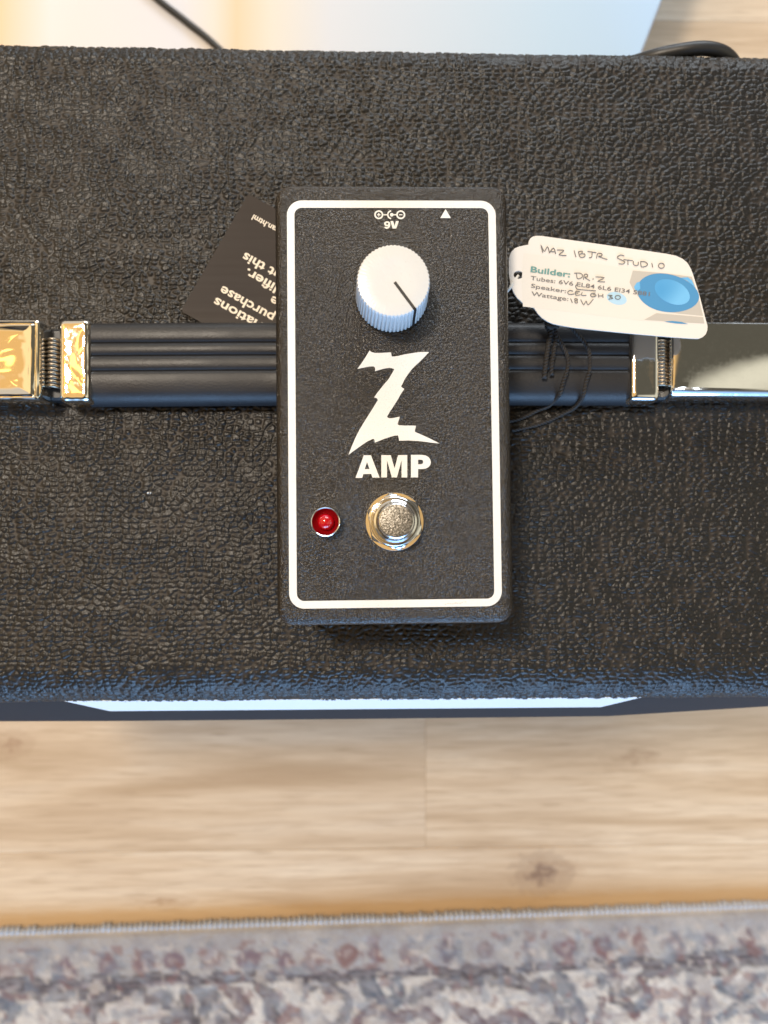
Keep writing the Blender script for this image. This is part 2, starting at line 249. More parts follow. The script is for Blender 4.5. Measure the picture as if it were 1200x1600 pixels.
DOTB = Mat('pale_blue_print', (0.42, 0.62, 0.76), 0.45).m
TEAL = Mat('teal_print', (0.13, 0.29, 0.27), 0.5).m
GREYT = Mat('grey_print', (0.16, 0.15, 0.15), 0.5).m
PENCIL = Mat('pencil_line', (0.17, 0.16, 0.15), 0.6).m
m = Mat('dark_brown_card', (0.030, 0.022, 0.017), 0.50, spec=0.22)
m.base(m.mix(m.rng(m.noise(28, 3), 0.35, 0.7, 0, 1), (0.017, 0.010, 0.008), (0.030, 0.021, 0.015)))
scr = m.noise(60, 3, 0.6, vec=m.mapped((0.25, 9, 1)))
m.rough(m.rng(scr, 0.4, 0.7, 0.49, 0.52))
DCARD = m.m
DCARD_T = Mat('cream_lettering', (0.78, 0.70, 0.58), 0.5).m
CORD = Mat('black_cord', (0.030, 0.026, 0.023), 0.8).m
THREAD = Mat('white_thread', (0.70, 0.68, 0.64), 0.7).m
CABLE = Mat('black_cable', (0.018, 0.020, 0.024), 0.42).m
m = Mat('glossy_white_board', (0.84, 0.85, 0.90), 0.2)
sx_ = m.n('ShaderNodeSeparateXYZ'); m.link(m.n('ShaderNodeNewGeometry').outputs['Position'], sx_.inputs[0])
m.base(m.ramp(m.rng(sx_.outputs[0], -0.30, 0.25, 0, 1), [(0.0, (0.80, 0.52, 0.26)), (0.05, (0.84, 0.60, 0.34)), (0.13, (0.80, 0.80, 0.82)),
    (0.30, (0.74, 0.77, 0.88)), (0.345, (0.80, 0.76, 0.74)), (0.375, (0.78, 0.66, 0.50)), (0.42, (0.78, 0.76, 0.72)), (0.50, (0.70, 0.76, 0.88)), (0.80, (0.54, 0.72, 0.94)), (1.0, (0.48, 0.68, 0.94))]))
WHITEB = m.m

m = Mat('oak_plank', (0.5, 0.35, 0.2), 0.55, spec=0.25)
oi = m.n('ShaderNodeObjectInfo')
cmb = m.n('ShaderNodeCombineXYZ')
mu = m.n('ShaderNodeMath'); mu.operation = 'MULTIPLY'; mu.inputs[1].default_value = 37.0
m.link(oi.outputs['Random'], mu.inputs[0]); m.link(mu.outputs[0], cmb.inputs[2])
add = m.n('ShaderNodeVectorMath'); add.operation = 'ADD'
m.link(m.n('ShaderNodeNewGeometry').outputs['Position'], add.inputs[0]); m.link(cmb.outputs[0], add.inputs[1])
def omap(scale):
    mp = m.n('ShaderNodeMapping'); mp.inputs['Scale'].default_value = scale
    m.link(add.outputs[0], mp.inputs['Vector']); return mp.outputs[0]
broad = m.noise(1, 3, 0.55, vec=omap((3.0, 26, 1)), dist=0.5)
fine = m.noise(1, 4, 0.6, vec=omap((10, 210, 1)), dist=0.5)
pore = m.noise(1, 2, 0.5, vec=omap((26, 700, 1)))
cl = m.ramp(broad, [(0.28, (0.50, 0.35, 0.21)), (0.47, (0.70, 0.535, 0.36)), (0.66, (0.80, 0.655, 0.48))])
cl = m.mix(m.rng(fine, 0.38, 0.62, 0.0, 0.42), cl, (0.48, 0.33, 0.20))
def knot(cl, x, y, rx, ry, dark, phase):
    mp = m.n('ShaderNodeMapping'); mp.inputs['Location'].default_value = (-x / rx, -y / ry, 0)
    mp.inputs['Scale'].default_value = (1 / rx, 1 / ry, 0)
    m.link(m.n('ShaderNodeNewGeometry').outputs['Position'], mp.inputs['Vector'])
    nz = m.n('ShaderNodeTexNoise'); nz.inputs['Scale'].default_value = 2.6; nz.inputs['Detail'].default_value = 2
    m.link(mp.outputs[0], nz.inputs['Vector'])
    ln = m.n('ShaderNodeVectorMath'); ln.operation = 'LENGTH'; m.link(mp.outputs[0], ln.inputs[0])
    md = m.n('ShaderNodeMath'); md.operation = 'MULTIPLY_ADD'
    m.link(nz.outputs['Fac'], md.inputs[0]); md.inputs[1].default_value = 1.3; m.link(ln.outputs['Value'], md.inputs[2])
    si = m.n('ShaderNodeMath'); si.operation = 'SINE'
    m2 = m.n('ShaderNodeMath'); m2.operation = 'MULTIPLY'; m2.inputs[1].default_value = 9.0
    m.link(md.outputs[0], m2.inputs[0]); m.link(m2.outputs[0], si.inputs[0])
    core = m.rng(md.outputs[0], 0.75, 1.75, 1.0, 0.0)
    rings = m.rng(si.outputs[0], -1, 1, 0.45, 1.0)
    pr = m.n('ShaderNodeMath'); pr.operation = 'MULTIPLY'; pr.use_clamp = True
    m.link(core, pr.inputs[0]); m.link(rings, pr.inputs[1])
    pr2 = m.n('ShaderNodeMath'); pr2.operation = 'MULTIPLY'; pr2.inputs[1].default_value = phase
    m.link(pr.outputs[0], pr2.inputs[0])
    return m.mix(pr2.outputs[0], cl, dark)
cl = knot(cl, 0.168, -0.303, 0.075, 0.030, (0.52, 0.36, 0.22), 0.8)
cl = knot(cl, 0.163, -0.305, 0.030, 0.021, (0.20, 0.12, 0.08), 0.9)
cl = knot(cl, -0.316, -0.184, 0.02, 0.014, (0.32, 0.18, 0.10), 0.6)
cl = knot(cl, -0.180, -0.325, 0.03, 0.007, (0.36, 0.21, 0.11), 0.8)
cl = knot(cl, 0.253, -0.200, 0.045, 0.016, (0.38, 0.25, 0.15), 0.7)
cl = m.mix(m.rng(oi.outputs['Random'], 0, 1, 0.0, 0.12), cl, (0.46, 0.38, 0.30))
cl = m.mix(m.rng(pore, 0.56, 0.68, 0.0, 0.5), cl, (0.40, 0.27, 0.16))
# wood blended to a more orange tone along the rug's edge
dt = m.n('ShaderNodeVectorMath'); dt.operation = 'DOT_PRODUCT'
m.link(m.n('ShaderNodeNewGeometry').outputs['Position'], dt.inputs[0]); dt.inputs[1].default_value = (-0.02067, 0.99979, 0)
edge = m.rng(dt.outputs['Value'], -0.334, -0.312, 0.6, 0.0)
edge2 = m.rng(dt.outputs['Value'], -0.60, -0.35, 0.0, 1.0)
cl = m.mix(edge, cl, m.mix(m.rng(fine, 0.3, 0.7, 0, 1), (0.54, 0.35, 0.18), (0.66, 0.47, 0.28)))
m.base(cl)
m.bump(fine, 0.0006, 0.35)
OAK = m.m
m = Mat('oak_plank_orange', (0.50, 0.28, 0.10), 0.42, spec=0.4)
f2 = m.noise(1, 4, 0.6, vec=m.mapped((10, 160, 1), world=True))
m.base(m.mix(m.rng(f2, 0.3, 0.7, 0, 1), (0.40, 0.20, 0.065), (0.56, 0.33, 0.13)))
OAK_O = m.m
SUBF = Mat('floor_joint', (0.10, 0.06, 0.035), 0.7).m
m = Mat('rug_pile', (0.5, 0.45, 0.4), 0.95, spec=0.1)
at = m.n('ShaderNodeAttribute'); at.attribute_name = 'rugcolor'
m.base(m.mix(m.rng(m.noise(900, 2), 0.35, 0.7, 0, 0.35), at.outputs['Color'], (0.20, 0.18, 0.18)))
m.bump(m.noise(700, 2), 0.002, 0.7)
RUG = m.m
RUG_B = Mat('rug_binding_yarn', (0.52, 0.54, 0.58), 0.9, spec=0.1).m

# ------------------------------------------------------------------ object helpers
def tag(o, label=None, cat=None, group=None, kind=None):
    if label: o['label'] = label
    if cat: o['category'] = cat
    if group: o['group'] = group
    if kind: o['kind'] = kind
    return o
def empty(name, loc, rz=0.0):
    o = bpy.data.objects.new(name, None); o.empty_display_size = 0.01
    o.location = loc; o.rotation_euler = (0, 0, rz); COL.objects.link(o); return o
def obj(name, me, mat, parent=None, smooth=None):
    if mat is not None and not me.materials: me.materials.append(mat)
    if smooth is not None:
        me.polygons.foreach_set('use_smooth', [True] * len(me.polygons))
        me.set_sharp_from_angle(angle=R(smooth))
    o = bpy.data.objects.new(name, me); COL.objects.link(o)
    if parent: o.parent = parent
    return o
def mesh(name, verts, faces):
    me = bpy.data.meshes.new(name); me.from_pydata([tuple(v) for v in verts], [], faces); me.update(); return me
def fix(me):
    bm = bmesh.new(); bm.from_mesh(me)
    bmesh.ops.remove_doubles(bm, verts=bm.verts, dist=1e-7)
    bmesh.ops.recalc_face_normals(bm, faces=bm.faces); bm.to_mesh(me); bm.free(); return me
def prism(loops, z0, z1, org=(0, 0)):
    """solid from one outline and its holes, mm -> m, as lists for mesh()"""
    V = []; F = []
    L3 = [[Vector((x - org[0], y - org[1], 0)) for x, y in L] for L in loops]
    flat = [p for L in L3 for p in L]; n = len(flat)
    V += [(p.x * MM, p.y * MM, z1 * MM) for p in flat] + [(p.x * MM, p.y * MM, z0 * MM) for p in flat]
    for t in tessellate_polygon(L3):
        F.append(tuple(t)); F.append(tuple(i + n for i in reversed(t)))
    k = 0
    for L in L3:
        m_ = len(L)
        for i in range(m_):
            a, b = k + i, k + (i + 1) % m_
            F.append((a, b, b + n, a + n))
        k += m_
    return V, F
def prism_mesh(name, pieces, org=(0, 0)):
    V = []; F = []
    for loops, z0, z1 in pieces:
        v, f = prism(loops, z0, z1, org); k = len(V)
        V += v; F += [tuple(i + k for i in q) for q in f]
    return fix(mesh(name, V, F))
def rrect(w, h, r, n=8, cx=0, cy=0):
    P = []
    for sx, sy, a0 in ((1, 1, 0), (-1, 1, 90), (-1, -1, 180), (1, -1, 270)):
        for i in range(n + 1):
            a = R(a0 + 90 * i / n)
            P.append((cx + sx * (w / 2 - r) + r * math.cos(a), cy + sy * (h / 2 - r) + r * math.sin(a)))
    return P
def circle(r, n=32, cx=0, cy=0, a0=0, a1=360):
    if a1 - a0 >= 360: return [(cx + r * math.cos(2 * math.pi * i / n), cy + r * math.sin(2 * math.pi * i / n)) for i in range(n)]
    return [(cx + r * math.cos(R(a0 + (a1 - a0) * i / n)), cy + r * math.sin(R(a0 + (a1 - a0) * i / n))) for i in range(n + 1)]
def loft(name, rings, cap0=True, cap1=True):
    """rings: lists of (x,y,z) mm with equal counts"""
    n = len(rings[0]); V = [(x * MM, y * MM, z * MM) for r_ in rings for x, y, z in r_]; F = []
    for k in range(len(rings) - 1):
        for i in range(n):
            a, b = k * n + i, k * n + (i + 1) % n
            F.append((a, b, b + n, a + n))
    if cap0: F.append(tuple(reversed(range(n))))
    if cap1: F.append(tuple(range((len(rings) - 1) * n, len(rings) * n)))
    return fix(mesh(name, V, F))
def lathe(name, prof, n=48, cap0=True, cap1=True):
    return loft(name, [[(r_ * math.cos(2 * math.pi * i / n), r_ * math.sin(2 * math.pi * i / n), z) for i in range(n)] for r_, z in prof], cap0, cap1)
def tube_vf(path, rad, n=8, org=(0, 0, 0), sub=6):
    P = [Vector(p) for p in path]
    Q = []
    for i in range(len(P) - 1):                                        # Catmull-Rom
        p0, p1, p2, p3 = P[max(i - 1, 0)], P[i], P[i + 1], P[min(i + 2, len(P) - 1)]
        for k in range(sub):
            t = k / sub
            Q.append(0.5 * (2 * p1 + (p2 - p0) * t + (2 * p0 - 5 * p1 + 4 * p2 - p3) * t * t + (3 * p1 - p0 - 3 * p2 + p3) * t ** 3))
    Q.append(P[-1]); V = []; F = []
    N = None
    for i, q in enumerate(Q):
        t = (Q[min(i + 1, len(Q) - 1)] - Q[max(i - 1, 0)]).normalized()
        if N is None: N = t.orthogonal().normalized()
        N = (N - t * N.dot(t)).normalized(); B = t.cross(N)
        rr = rad(i / (len(Q) - 1)) if callable(rad) else rad
        for k in range(n):
            a = 2 * math.pi * k / n
            v = q + (N * math.cos(a) + B * math.sin(a)) * rr - Vector(org); V.append(v * MM)
        if i:
            for k in range(n):
                a, b = (i - 1) * n + k, (i - 1) * n + (k + 1) % n
                F.append((a, b, b + n, a + n))
    F.append(tuple(reversed(range(n)))); F.append(tuple(range(len(V) - n, len(V))))
    return V, F, Q
def join(parts):
    V = []; F = []
    for v, f in parts:
        k = len(V); V += [tuple(q) for q in v]; F += [tuple(i + k for i in q) for q in f]
    return V, F
def text_pts(s, bold=0.0, extr=0.0):
    cu = bpy.data.curves.new('t', 'FONT'); cu.body = s; cu.size = 1.0; cu.offset = bold; cu.extrude = extr
    cu.resolution_u = 4
    o = bpy.data.objects.new('t', cu); COL.objects.link(o)
    bpy.context.view_layer.update()
    me = bpy.data.meshes.new_from_object(o.evaluated_get(bpy.context.evaluated_depsgraph_get()))
    V = [v.co.copy() for v in me.vertices]; F = [tuple(p.vertices) for p in me.polygons]
    COL.objects.unlink(o); bpy.data.objects.remove(o); bpy.data.curves.remove(cu); bpy.data.meshes.remove(me)
    return V, F
def place_text(s, height_mm, origin, ang, z, bold=0.0, align='L', width_mm=None, vcen=False):
    """flat lettering; returns (verts m, faces) in world-mm placed coords"""
    V, F = text_pts(s, bold, 0.004)
    k = height_mm / 0.70
    x0 = min(v.x for v in V); x1 = max(v.x for v in V)
    kx = k if width_mm is None else width_mm / (x1 - x0)
    ox = x0 if align == 'L' else x1
    c, s_ = math.cos(ang), math.sin(ang); out = []
    for v in V:
        X = (v.x - ox) * kx; Y = (v.y - (0.26 if vcen else 0)) * k
        out.append(((origin[0] + c * X - s_ * Y) * MM, (origin[1] + s_ * X + c * Y) * MM, (z + v.z) * MM))
    return out, F

# ------------------------------------------------------------------ numpy noise
def vnoise(x, y, seed=0):
    xi = np.floor(x).astype(np.int64); yi = np.floor(y).astype(np.int64); fx = x - xi; fy = y - yi
    fx = fx * fx * (3 - 2 * fx); fy = fy * fy * (3 - 2 * fy)
    return (h2(xi, yi, seed) * (1 - fx) + h2(xi + 1, yi, seed) * fx) * (1 - fy) + (h2(xi, yi + 1, seed) * (1 - fx) + h2(xi + 1, yi + 1, seed) * fx) * fy
def h2(i, j, seed=0):
    with np.errstate(over='ignore'):
        a = (i.astype(np.uint64) * np.uint64(0x9E3779B97F4A7C15)) ^ (j.astype(np.uint64) * np.uint64(0xC2B2AE3D27D4EB4F)) ^ np.uint64((seed * 0x165667B19E3779F9 + 12345) & 0xFFFFFFFFFFFFFFFF)
        a ^= a >> np.uint64(29); a *= np.uint64(0xBF58476D1CE4E5B9); a ^= a >> np.uint64(32)
        a *= np.uint64(0x94D049BB133111EB); a ^= a >> np.uint64(31)
    return (a >> np.uint64(40)).astype(np.float64) / float(1 << 24)
def sstep(a, b, x):
    t = np.clip((x - a) / (b - a), 0, 1); return t * t * (3 - 2 * t)
def grid_mesh(name, X, Y, Z, attr=None, colattr=None):
    r_, c_ = X.shape
    co = np.stack([X, Y, Z], -1).reshape(-1, 3).astype(np.float32)
    me = bpy.data.meshes.new(name); me.vertices.add(len(co)); me.vertices.foreach_set('co', co.ravel())
    idx = np.arange(r_ * c_).reshape(r_, c_)
    q = np.stack([idx[:-1, :-1], idx[:-1, 1:], idx[1:, 1:], idx[1:, :-1]], -1).reshape(-1, 4)
    me.loops.add(q.size); me.loops.foreach_set('vertex_index', q.ravel().astype(np.int32))
    me.polygons.add(len(q)); me.polygons.foreach_set('loop_start', (np.arange(len(q)) * 4).astype(np.int32))
    me.polygons.foreach_set('use_smooth', np.ones(len(q), bool))
    me.update(calc_edges=True)
    if attr is not None:
        a = me.attributes.new('weave', 'FLOAT', 'POINT'); a.data.foreach_set('value', attr.ravel().astype(np.float32))
    if colattr is not None:
        a = me.attributes.new('rugcolor', 'FLOAT_COLOR', 'POINT')
        a.data.foreach_set('color', np.concatenate([colattr.reshape(-1, 3), np.ones((r_ * c_, 1))], 1).ravel().astype(np.float32))
    return me

# ================================================================== FLOOR
floor = empty('floor', (0, 0, 0)); tag(floor, kind='structure')
sub = prism_mesh('subfloor', [([[(-3000, -3000), (3000, -3000), (3000, 3000), (-3000, 3000)]], -20, -12)])
obj('subfloor', sub, SUBF, floor)
def plank_mesh(L, Wd):
    b = 0.35
    rings = [[(-L / 2, -Wd / 2, -12), (L / 2, -Wd / 2, -12), (L / 2, Wd / 2, -12), (-L / 2, Wd / 2, -12)],
             [(-L / 2, -Wd / 2, -b), (L / 2, -Wd / 2, -b), (L / 2, Wd / 2, -b), (-L / 2, Wd / 2, -b)],
             [(-L / 2 + b, -Wd / 2 + b, 0), (L / 2 - b, -Wd / 2 + b, 0), (L / 2 - b, Wd / 2 - b, 0), (-L / 2 + b, Wd / 2 - b, 0)]]
    return loft('plank', rings, False, True)
PL, PW = 1280.0, 194.0
pm = plank_mesh(PL - 0.12, PW - 0.2)
po = None
seam_y = -281.0
for r_ in range(-9, 15):
    y = seam_y + PW / 2 + r_ * PW
    off = 56.0 if r_ == 0 else 480.0 if r_ == -1 else ((r_ * 487.0 + 330) % PL)
    for k in range(-3, 3):
        x = off + PL / 2 + k * PL
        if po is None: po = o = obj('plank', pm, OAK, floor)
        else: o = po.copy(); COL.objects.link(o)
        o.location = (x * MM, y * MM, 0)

# ends of the rug's edge line, and its angle
rx0, ry0, rx1, ry1 = -320.9, -347.0, 366.2, -332.8
ra = math.atan2(ry1 - ry0, rx1 - rx0)

# ================================================================== RUG
rug = empty('patterned_rug', ((rx0 + rx1) / 2 * MM, (ry0 + ry1) / 2 * MM, 0), ra)
tag(rug, 'faded oriental patterned rug in cream, grey and mauve lying on the oak floor', 'rug')
RW, RD, ST = 1500.0, 620.0, 2.6
cxr, cyr = (rx0 + rx1) / 2, (ry0 + ry1) / 2
u_ = np.arange(-RW / 2, RW / 2 + ST, ST); v_ = np.arange(0, RD, ST)
U, Vv = np.meshgrid(u_, v_)
ca, sa = math.cos(ra), math.sin(ra)
def to_rug(p):
    dx, dy = p[0] - cxr, p[1] - cyr
    return (ca * dx + sa * dy, -(-sa * dx + ca * dy))                 # u along the edge, v away from it
pal = {'g': (0.085, 0.072, 0.078), 'b': (0.085, 0.11, 0.145), 'm': (0.13, 0.07, 0.075), 'r': (0.24, 0.11, 0.09)}
cream = np.array((0.72, 0.66, 0.58))
Cc = np.tile(cream, (*U.shape, 1)) * (0.9 + 0.2 * vnoise(U / 40, Vv / 40, 3))[..., None]
Uw = U + 8 * (vnoise(U / 14, Vv / 14, 5) - 0.5) + 3.5 * (vnoise(U / 5, Vv / 5, 6) - .5) + 1.5 * (vnoise(U / 2.6, Vv / 2.6, 7) - .5)
Vw = Vv + 6 * (vnoise(U / 14, Vv / 14, 8) - 0.5) + 3.5 * (vnoise(U / 5, Vv / 5, 9) - .5) + 1.5 * (vnoise(U / 2.6, Vv / 2.6, 10) - .5)
def paint(mask, colr):
    global Cc
    Cc = Cc * (1 - mask[..., None]) + np.array(colr) * mask[..., None]
def stroke(pts, w, colr, strength=0.9):
    D = np.full(U.shape, 1e9)
    for (ax, ay), (bx, by) in zip(pts[:-1], pts[1:]):
        dx, dy = bx - ax, by - ay; L2 = dx * dx + dy * dy + 1e-9
        t = np.clip(((Uw - ax) * dx + (Vw - ay) * dy) / L2, 0, 1)
        D = np.minimum(D, np.hypot(Uw - ax - t * dx, Vw - ay - t * dy))
    paint(sstep(w + 1.3, w - 1.3, D + 1.2 * (vnoise(U / 3.2, Vv / 3.2, 88) - .5)) * strength * (0.62 + 0.5 * vnoise(U / 5, Vv / 5, 89)).clip(0, 1), colr)
    paint(sstep(w * .45, w * .2, D) * strength * 0.35, (0.44, 0.42, 0.42))
# border band with rosettes
band = sstep(3, 5, Vv) * sstep(52, 49, Vv)
paint(band * (0.55 + 0.35 * vnoise(U / 14, Vv / 14, 11)), (0.33, 0.31, 0.31))
rlines = []
for w, c_, L in RUGLINES:
    rlines.append((w * 0.66, pal[c_], [to_rug(p) for p in L]))
stroke([(-800, 47), (800, 47)], 4.0, (0.24, 0.17, 0.18), 0.75)
random.seed(3)
for i, p in enumerate(RUGROS):
    q = to_rug(p); d = np.hypot(Uw - q[0], Vw - q[1])
    cc_ = random.choice([(0.17, 0.10, 0.11), (0.23, 0.11, 0.095), (0.15, 0.12, 0.15), (0.18, 0.10, 0.12)])
    k_ = random.uniform(.75, 1.1); paint(sstep(11 * k_, 7 * k_, d) * random.uniform(.4, .85), cc_); paint(sstep(4.5, 2, np.hypot(Uw - q[0] - random.uniform(-2, 2), Vw - q[1] - random.uniform(-1.5, 1.5))) * random.uniform(.3, .8), (0.50, 0.42, 0.38))
    q2 = (q[0] + 17, q[1] + 3); d = np.hypot((Uw - q2[0]) * 1.3, Vw - q2[1])
    paint(sstep(8, 5, d) * 0.35, (0.52, 0.48, 0.42))
for w, c_, L in rlines: stroke(L, w, c_, 0.95)
# fine filigree between the big scrolls
for sd, sc, colr, am in ((61, 13, (0.20, 0.16, 0.165), .7), (62, 9, (0.24, 0.17, 0.165), .55), (63, 17, (0.19, 0.21, 0.24), .6)):
    n1 = vnoise(Uw / sc, Vw / sc, sd)
    paint(sstep(0.075, 0.03, np.abs(n1 - 0.5)) * sstep(50, 58, Vv) * am * 0.45 * sstep(.35, .6, vnoise(U / 30, Vv / 30, sd + 9)), colr)
n1 = vnoise(Uw / 7, Vw / 7, 71); paint(sstep(0.70, 0.80, n1) * sstep(12, 16, Vv) * 0.6, (0.26, 0.13, 0.115))
n1 = vnoise(Uw / 6, Vw / 6, 72); paint(sstep(0.72, 0.80, n1) * sstep(12, 16, Vv) * 0.6, (0.66, 0.58, 0.50))
n1 = vnoise(Uw / 8, Vw / 8, 73); paint(sstep(0.68, 0.78, n1) * sstep(12, 16, Vv) * 0.5, (0.20, 0.23, 0.27))
# the field beyond what is traced: scrolls and palmettes repeating along the border
for k in range(-6, 7):
    for (du, v0, ru, rv, c_) in ((0, 150, 30, 24, 'b'), (60, 175, 22, 26, 'm'), (30, 260, 40, 30, 'g'), (90, 330, 26, 34, 'b'), (10, 400, 30, 30, 'm'), (70, 480, 34, 26, 'g')):
        d = np.hypot((Uw - (k * 125 + du)) / ru, (Vw - v0) / rv)
        paint(sstep(1.1, 0.95, d) * sstep(0.55, 0.7, d) * 0.85, pal[c_]); paint(sstep(0.35, 0.2, d) * 0.8, pal['r'])
blob = vnoise(U / 11, Vv / 11, 21) * 0.6 + vnoise(U / 5, Vv / 5, 22) * 0.4
paint(sstep(0.56, 0.70, blob) * sstep(52, 60, Vv) * 0.35, (0.28, 0.25, 0.26))
blob = vnoise(U / 14, Vv / 9, 31) * 0.6 + vnoise(U / 4, Vv / 4, 32) * 0.4
paint(sstep(0.62, 0.74, blob) * 0.3, (0.46, 0.48, 0.50))
Cc *= (0.92 + 0.16 * vnoise(U / 2.8, Vv / 2.8, 41))[..., None]
Zr = 8.0 + 0.8 * vnoise(U / 3, Vv / 3, 51) - 6.0 * np.exp(-Vv / 2.5)
pile = grid_mesh('pile', U * MM, -Vv * MM, Zr * MM, colattr=np.clip(Cc, 0.02, 0.9))
obj('pile', pile, RUG, rug)
# whipped yarn binding along the edge
parts = []
loopv = lathe('l', [(0.05, -2.3), (1.6, -1.6), (2.3, 0), (1.6, 1.6), (0.05, 2.3)], 8)
lv = [v.co.copy() for v in loopv.vertices]; lf = [tuple(p.vertices) for p in loopv.polygons]
for i in range(int(RW / 4.7)):
    u0 = -RW / 2 + 4.7 * (i + .5)
    j = random.uniform(-.9, .6)
    parts.append(([(u0 * MM + v.x * 1.0, v.y * (1.7 + 0.5 * j) + (j * .6 - 0.2) * MM, v.z * 1.9 + 4.2 * MM) for v in lv], lf))
V, F = join(parts)
b_ = obj('binding', fix(mesh('binding', V, F)), RUG_B, rug, 60); b_['kind'] = 'stuff'

# ================================================================== WHITE BOARD behind the amplifier
ba = math.atan2(401.6 - 363.2, 222.4 - 207.4) - math.pi / 2                # its right edge leans a little
brd = empty('white_board', (0.0, 0.5, 0.0))
tag(brd, 'glossy white low cabinet top with soft tan stripes behind the amplifier', 'cabinet')
BZ = 150.0
body = loft('body', [[(-800 + i_, -300 + i_, z), (143.7 - i_, -300 + i_, z), (495 - i_, 600 - i_, z), (-800 + i_, 600 - i_, z)] for i_, z in ((0, 0), (0, BZ - 3), (0.9, BZ - 0.9), (3, BZ))])
obj('body', body, WHITEB, brd, 40)

# ================================================================== GUITAR AMPLIFIER
amp = empty('guitar_amplifier', (0, 0.054, 0))
tag(amp, 'black textured vinyl covered guitar amplifier cabinet standing on the oak floor', 'guitar amplifier')
AY = 54.0
def AP(x, y, z): return (x, y - AY, z + TOP * 1000)                   # world-mm (z from the top) -> amp local
# profile along the cabinet: front face, roundover, top, roundover, back face
YF, YB, RF, FR = -38.7, 151.6, 9.0, 14.0
prof = []; nrm = []; arc = []
def addp(y, z, ny, nz):
    prof.append((y, z)); nrm.append((ny, nz))
    arc.append(0 if len(arc) == 0 else arc[-1] + math.hypot(prof[-1][0] - prof[-2][0], prof[-1][1] - prof[-2][1]))
for z in (-449, -250, -60, -30, -24): addp(YF - FR, z, -1, 0)
for k in range(24): addp(YF - FR, -23.6 + 0.4 * k, -1, 0)
k = 56
for i in range(1, k + 1):
    a = math.pi - (math.pi / 2) * i / k; addp(YF + FR * math.cos(a), -FR + FR * math.sin(a), math.cos(a), math.sin(a))
ny_ = int((YB - YF) / 0.30)
for i in range(1, ny_ + 1): addp(YF + (YB - YF) * i / ny_, 0, 0, 1)
k = 33
for i in range(1, k + 1):
    a = math.pi / 2 - (math.pi / 2) * i / k; addp(YB + RF * math.cos(a), -RF + RF * math.sin(a), math.cos(a), math.sin(a))
for z in (-12, -16, -20, -60, -250, -449): addp(YB + RF, z, 1, 0)
prof = np.array(prof); nrm = np.array(nrm); arc = np.array(arc)
xs = np.concatenate([np.arange(-258, -134, 1.2), np.arange(-134, 146, 0.30), np.arange(146, 258.5, 1.2)])
XX, SS = np.meshgrid(xs, arc)
def nz(sx, sy, sd): return vnoise(XX / sx, SS / sy, sd) - 0.5
# pressed pebbles, roughly square and laid in rows, with narrow creases and some wide flat veins between them
I64 = np.int64
Xw = XX + 1.6 * nz(6.0, 6.0, 1) + 0.5 * nz(2.0, 2.0, 2)
Sw = SS + 1.4 * nz(6.0, 6.0, 3) + 0.5 * nz(2.0, 2.0, 4)
CX, CY = 2.9, 1.60
gx = Xw / CX; gy = Sw / CY
ix = np.floor(gx).astype(I64); iy = np.floor(gy).astype(I64)
F1 = np.full(gx.shape, 9.0); F2 = np.full(gx.shape, 9.0); HID = np.zeros(gx.shape)
for oy_ in (-1, 0, 1):
    for ox_ in (-1, 0, 1):
        cx_ = ix + ox_; cy_ = iy + oy_
        px = cx_ + 0.5 + 0.62 * (h2(cx_, cy_, 31) - 0.5) + 0.5 * (h2(cy_, cy_ * 0, 33) - 0.5); py = cy_ + 0.5 + 0.34 * (h2(cx_, cy_, 32) - 0.5)
        d_ = ((np.abs(gx - px) * 1.45) ** 3.2 + (np.abs(gy - py)) ** 3.2) ** (1 / 3.2)
        hid = h2(cx_, cy_, 34)
        nearer = d_ < F1
        F2 = np.where(nearer, F1, np.minimum(F2, d_)); HID = np.where(nearer, hid, HID); F1 = np.where(nearer, d_, F1)
crease = F2 - F1
wv = 0.05 + 0.20 * sstep(0.50, 0.74, vnoise(XX / 2.4, SS / 2.8, 41)) + 0.14 * nz(0.9, 0.9, 42)   # how wide the gap is here
loaf = sstep(wv, wv + 0.26, crease)
smear = sstep(0.25, 0.60, vnoise(XX / 9.0, SS / 7.0, 15))                # worn, flatter patches
hrand = 0.72 + 0.5 * HID
H_ = loaf * hrand * (0.62 + 0.38 * smear) * (1.0 - 0.30 * F1 ** 2)
H_ += 0.17 * np.cos(XX * 2 * math.pi / 0.95 + 5 * nz(2, 2, 20)) * loaf * sstep(.2, .6, vnoise(XX / 4, SS / 4, 43))
H_ += 0.55 * nz(0.8, 0.7, 16) * loaf + 0.35 * nz(3.5, 2.8, 17)
fade = np.where((XX < -134) | (XX > 146), 0.35, 1.0) * np.where((SS < arc[5]) | (SS > arc[-6]), 0.1, 1.0)
AMPL = 0.46
D = (H_ - 0.9) * AMPL * fade
Yp = prof[:, 0][:, None] + nrm[:, 0][:, None] * D - AY
Zp = prof[:, 1][:, None] + nrm[:, 1][:, None] * D + TOP * 1000
Xp = XX + 0 * SS
cab = grid_mesh('cabinet', Xp * MM, Yp * MM, Zp * MM, attr=np.clip(np.maximum(loaf, 1 - sstep(0.10, 0.24, wv)), 0, 1))
cabinet = obj('cabinet', cab, TOLEX, amp)
# cheeks that close the cabinet's ends
side_prof = [(float(y), float(z)) for (y, z) in prof[::6]] + [(float(prof[-1][0]), float(prof[-1][1]))]
for sgn in (-1, 1):
    V = [AP(sgn * 257.6, y * 0.995 + 0.3, z - 0.4) for y, z in side_prof] + [AP(sgn * 254, y * 0.995 + 0.3, z - 0.4) for y, z in side_prof]
    n = len(side_prof)
    F = [tuple(range(n)), tuple(reversed(range(n, 2 * n)))] + [(i, i + n, (i + 1) % n + n, (i + 1) % n) for i in range(n)]
    obj('side_panel', fix(mesh('side_panel', [tuple(q * MM for q in v) for v in V], F)), TOLEX, amp)
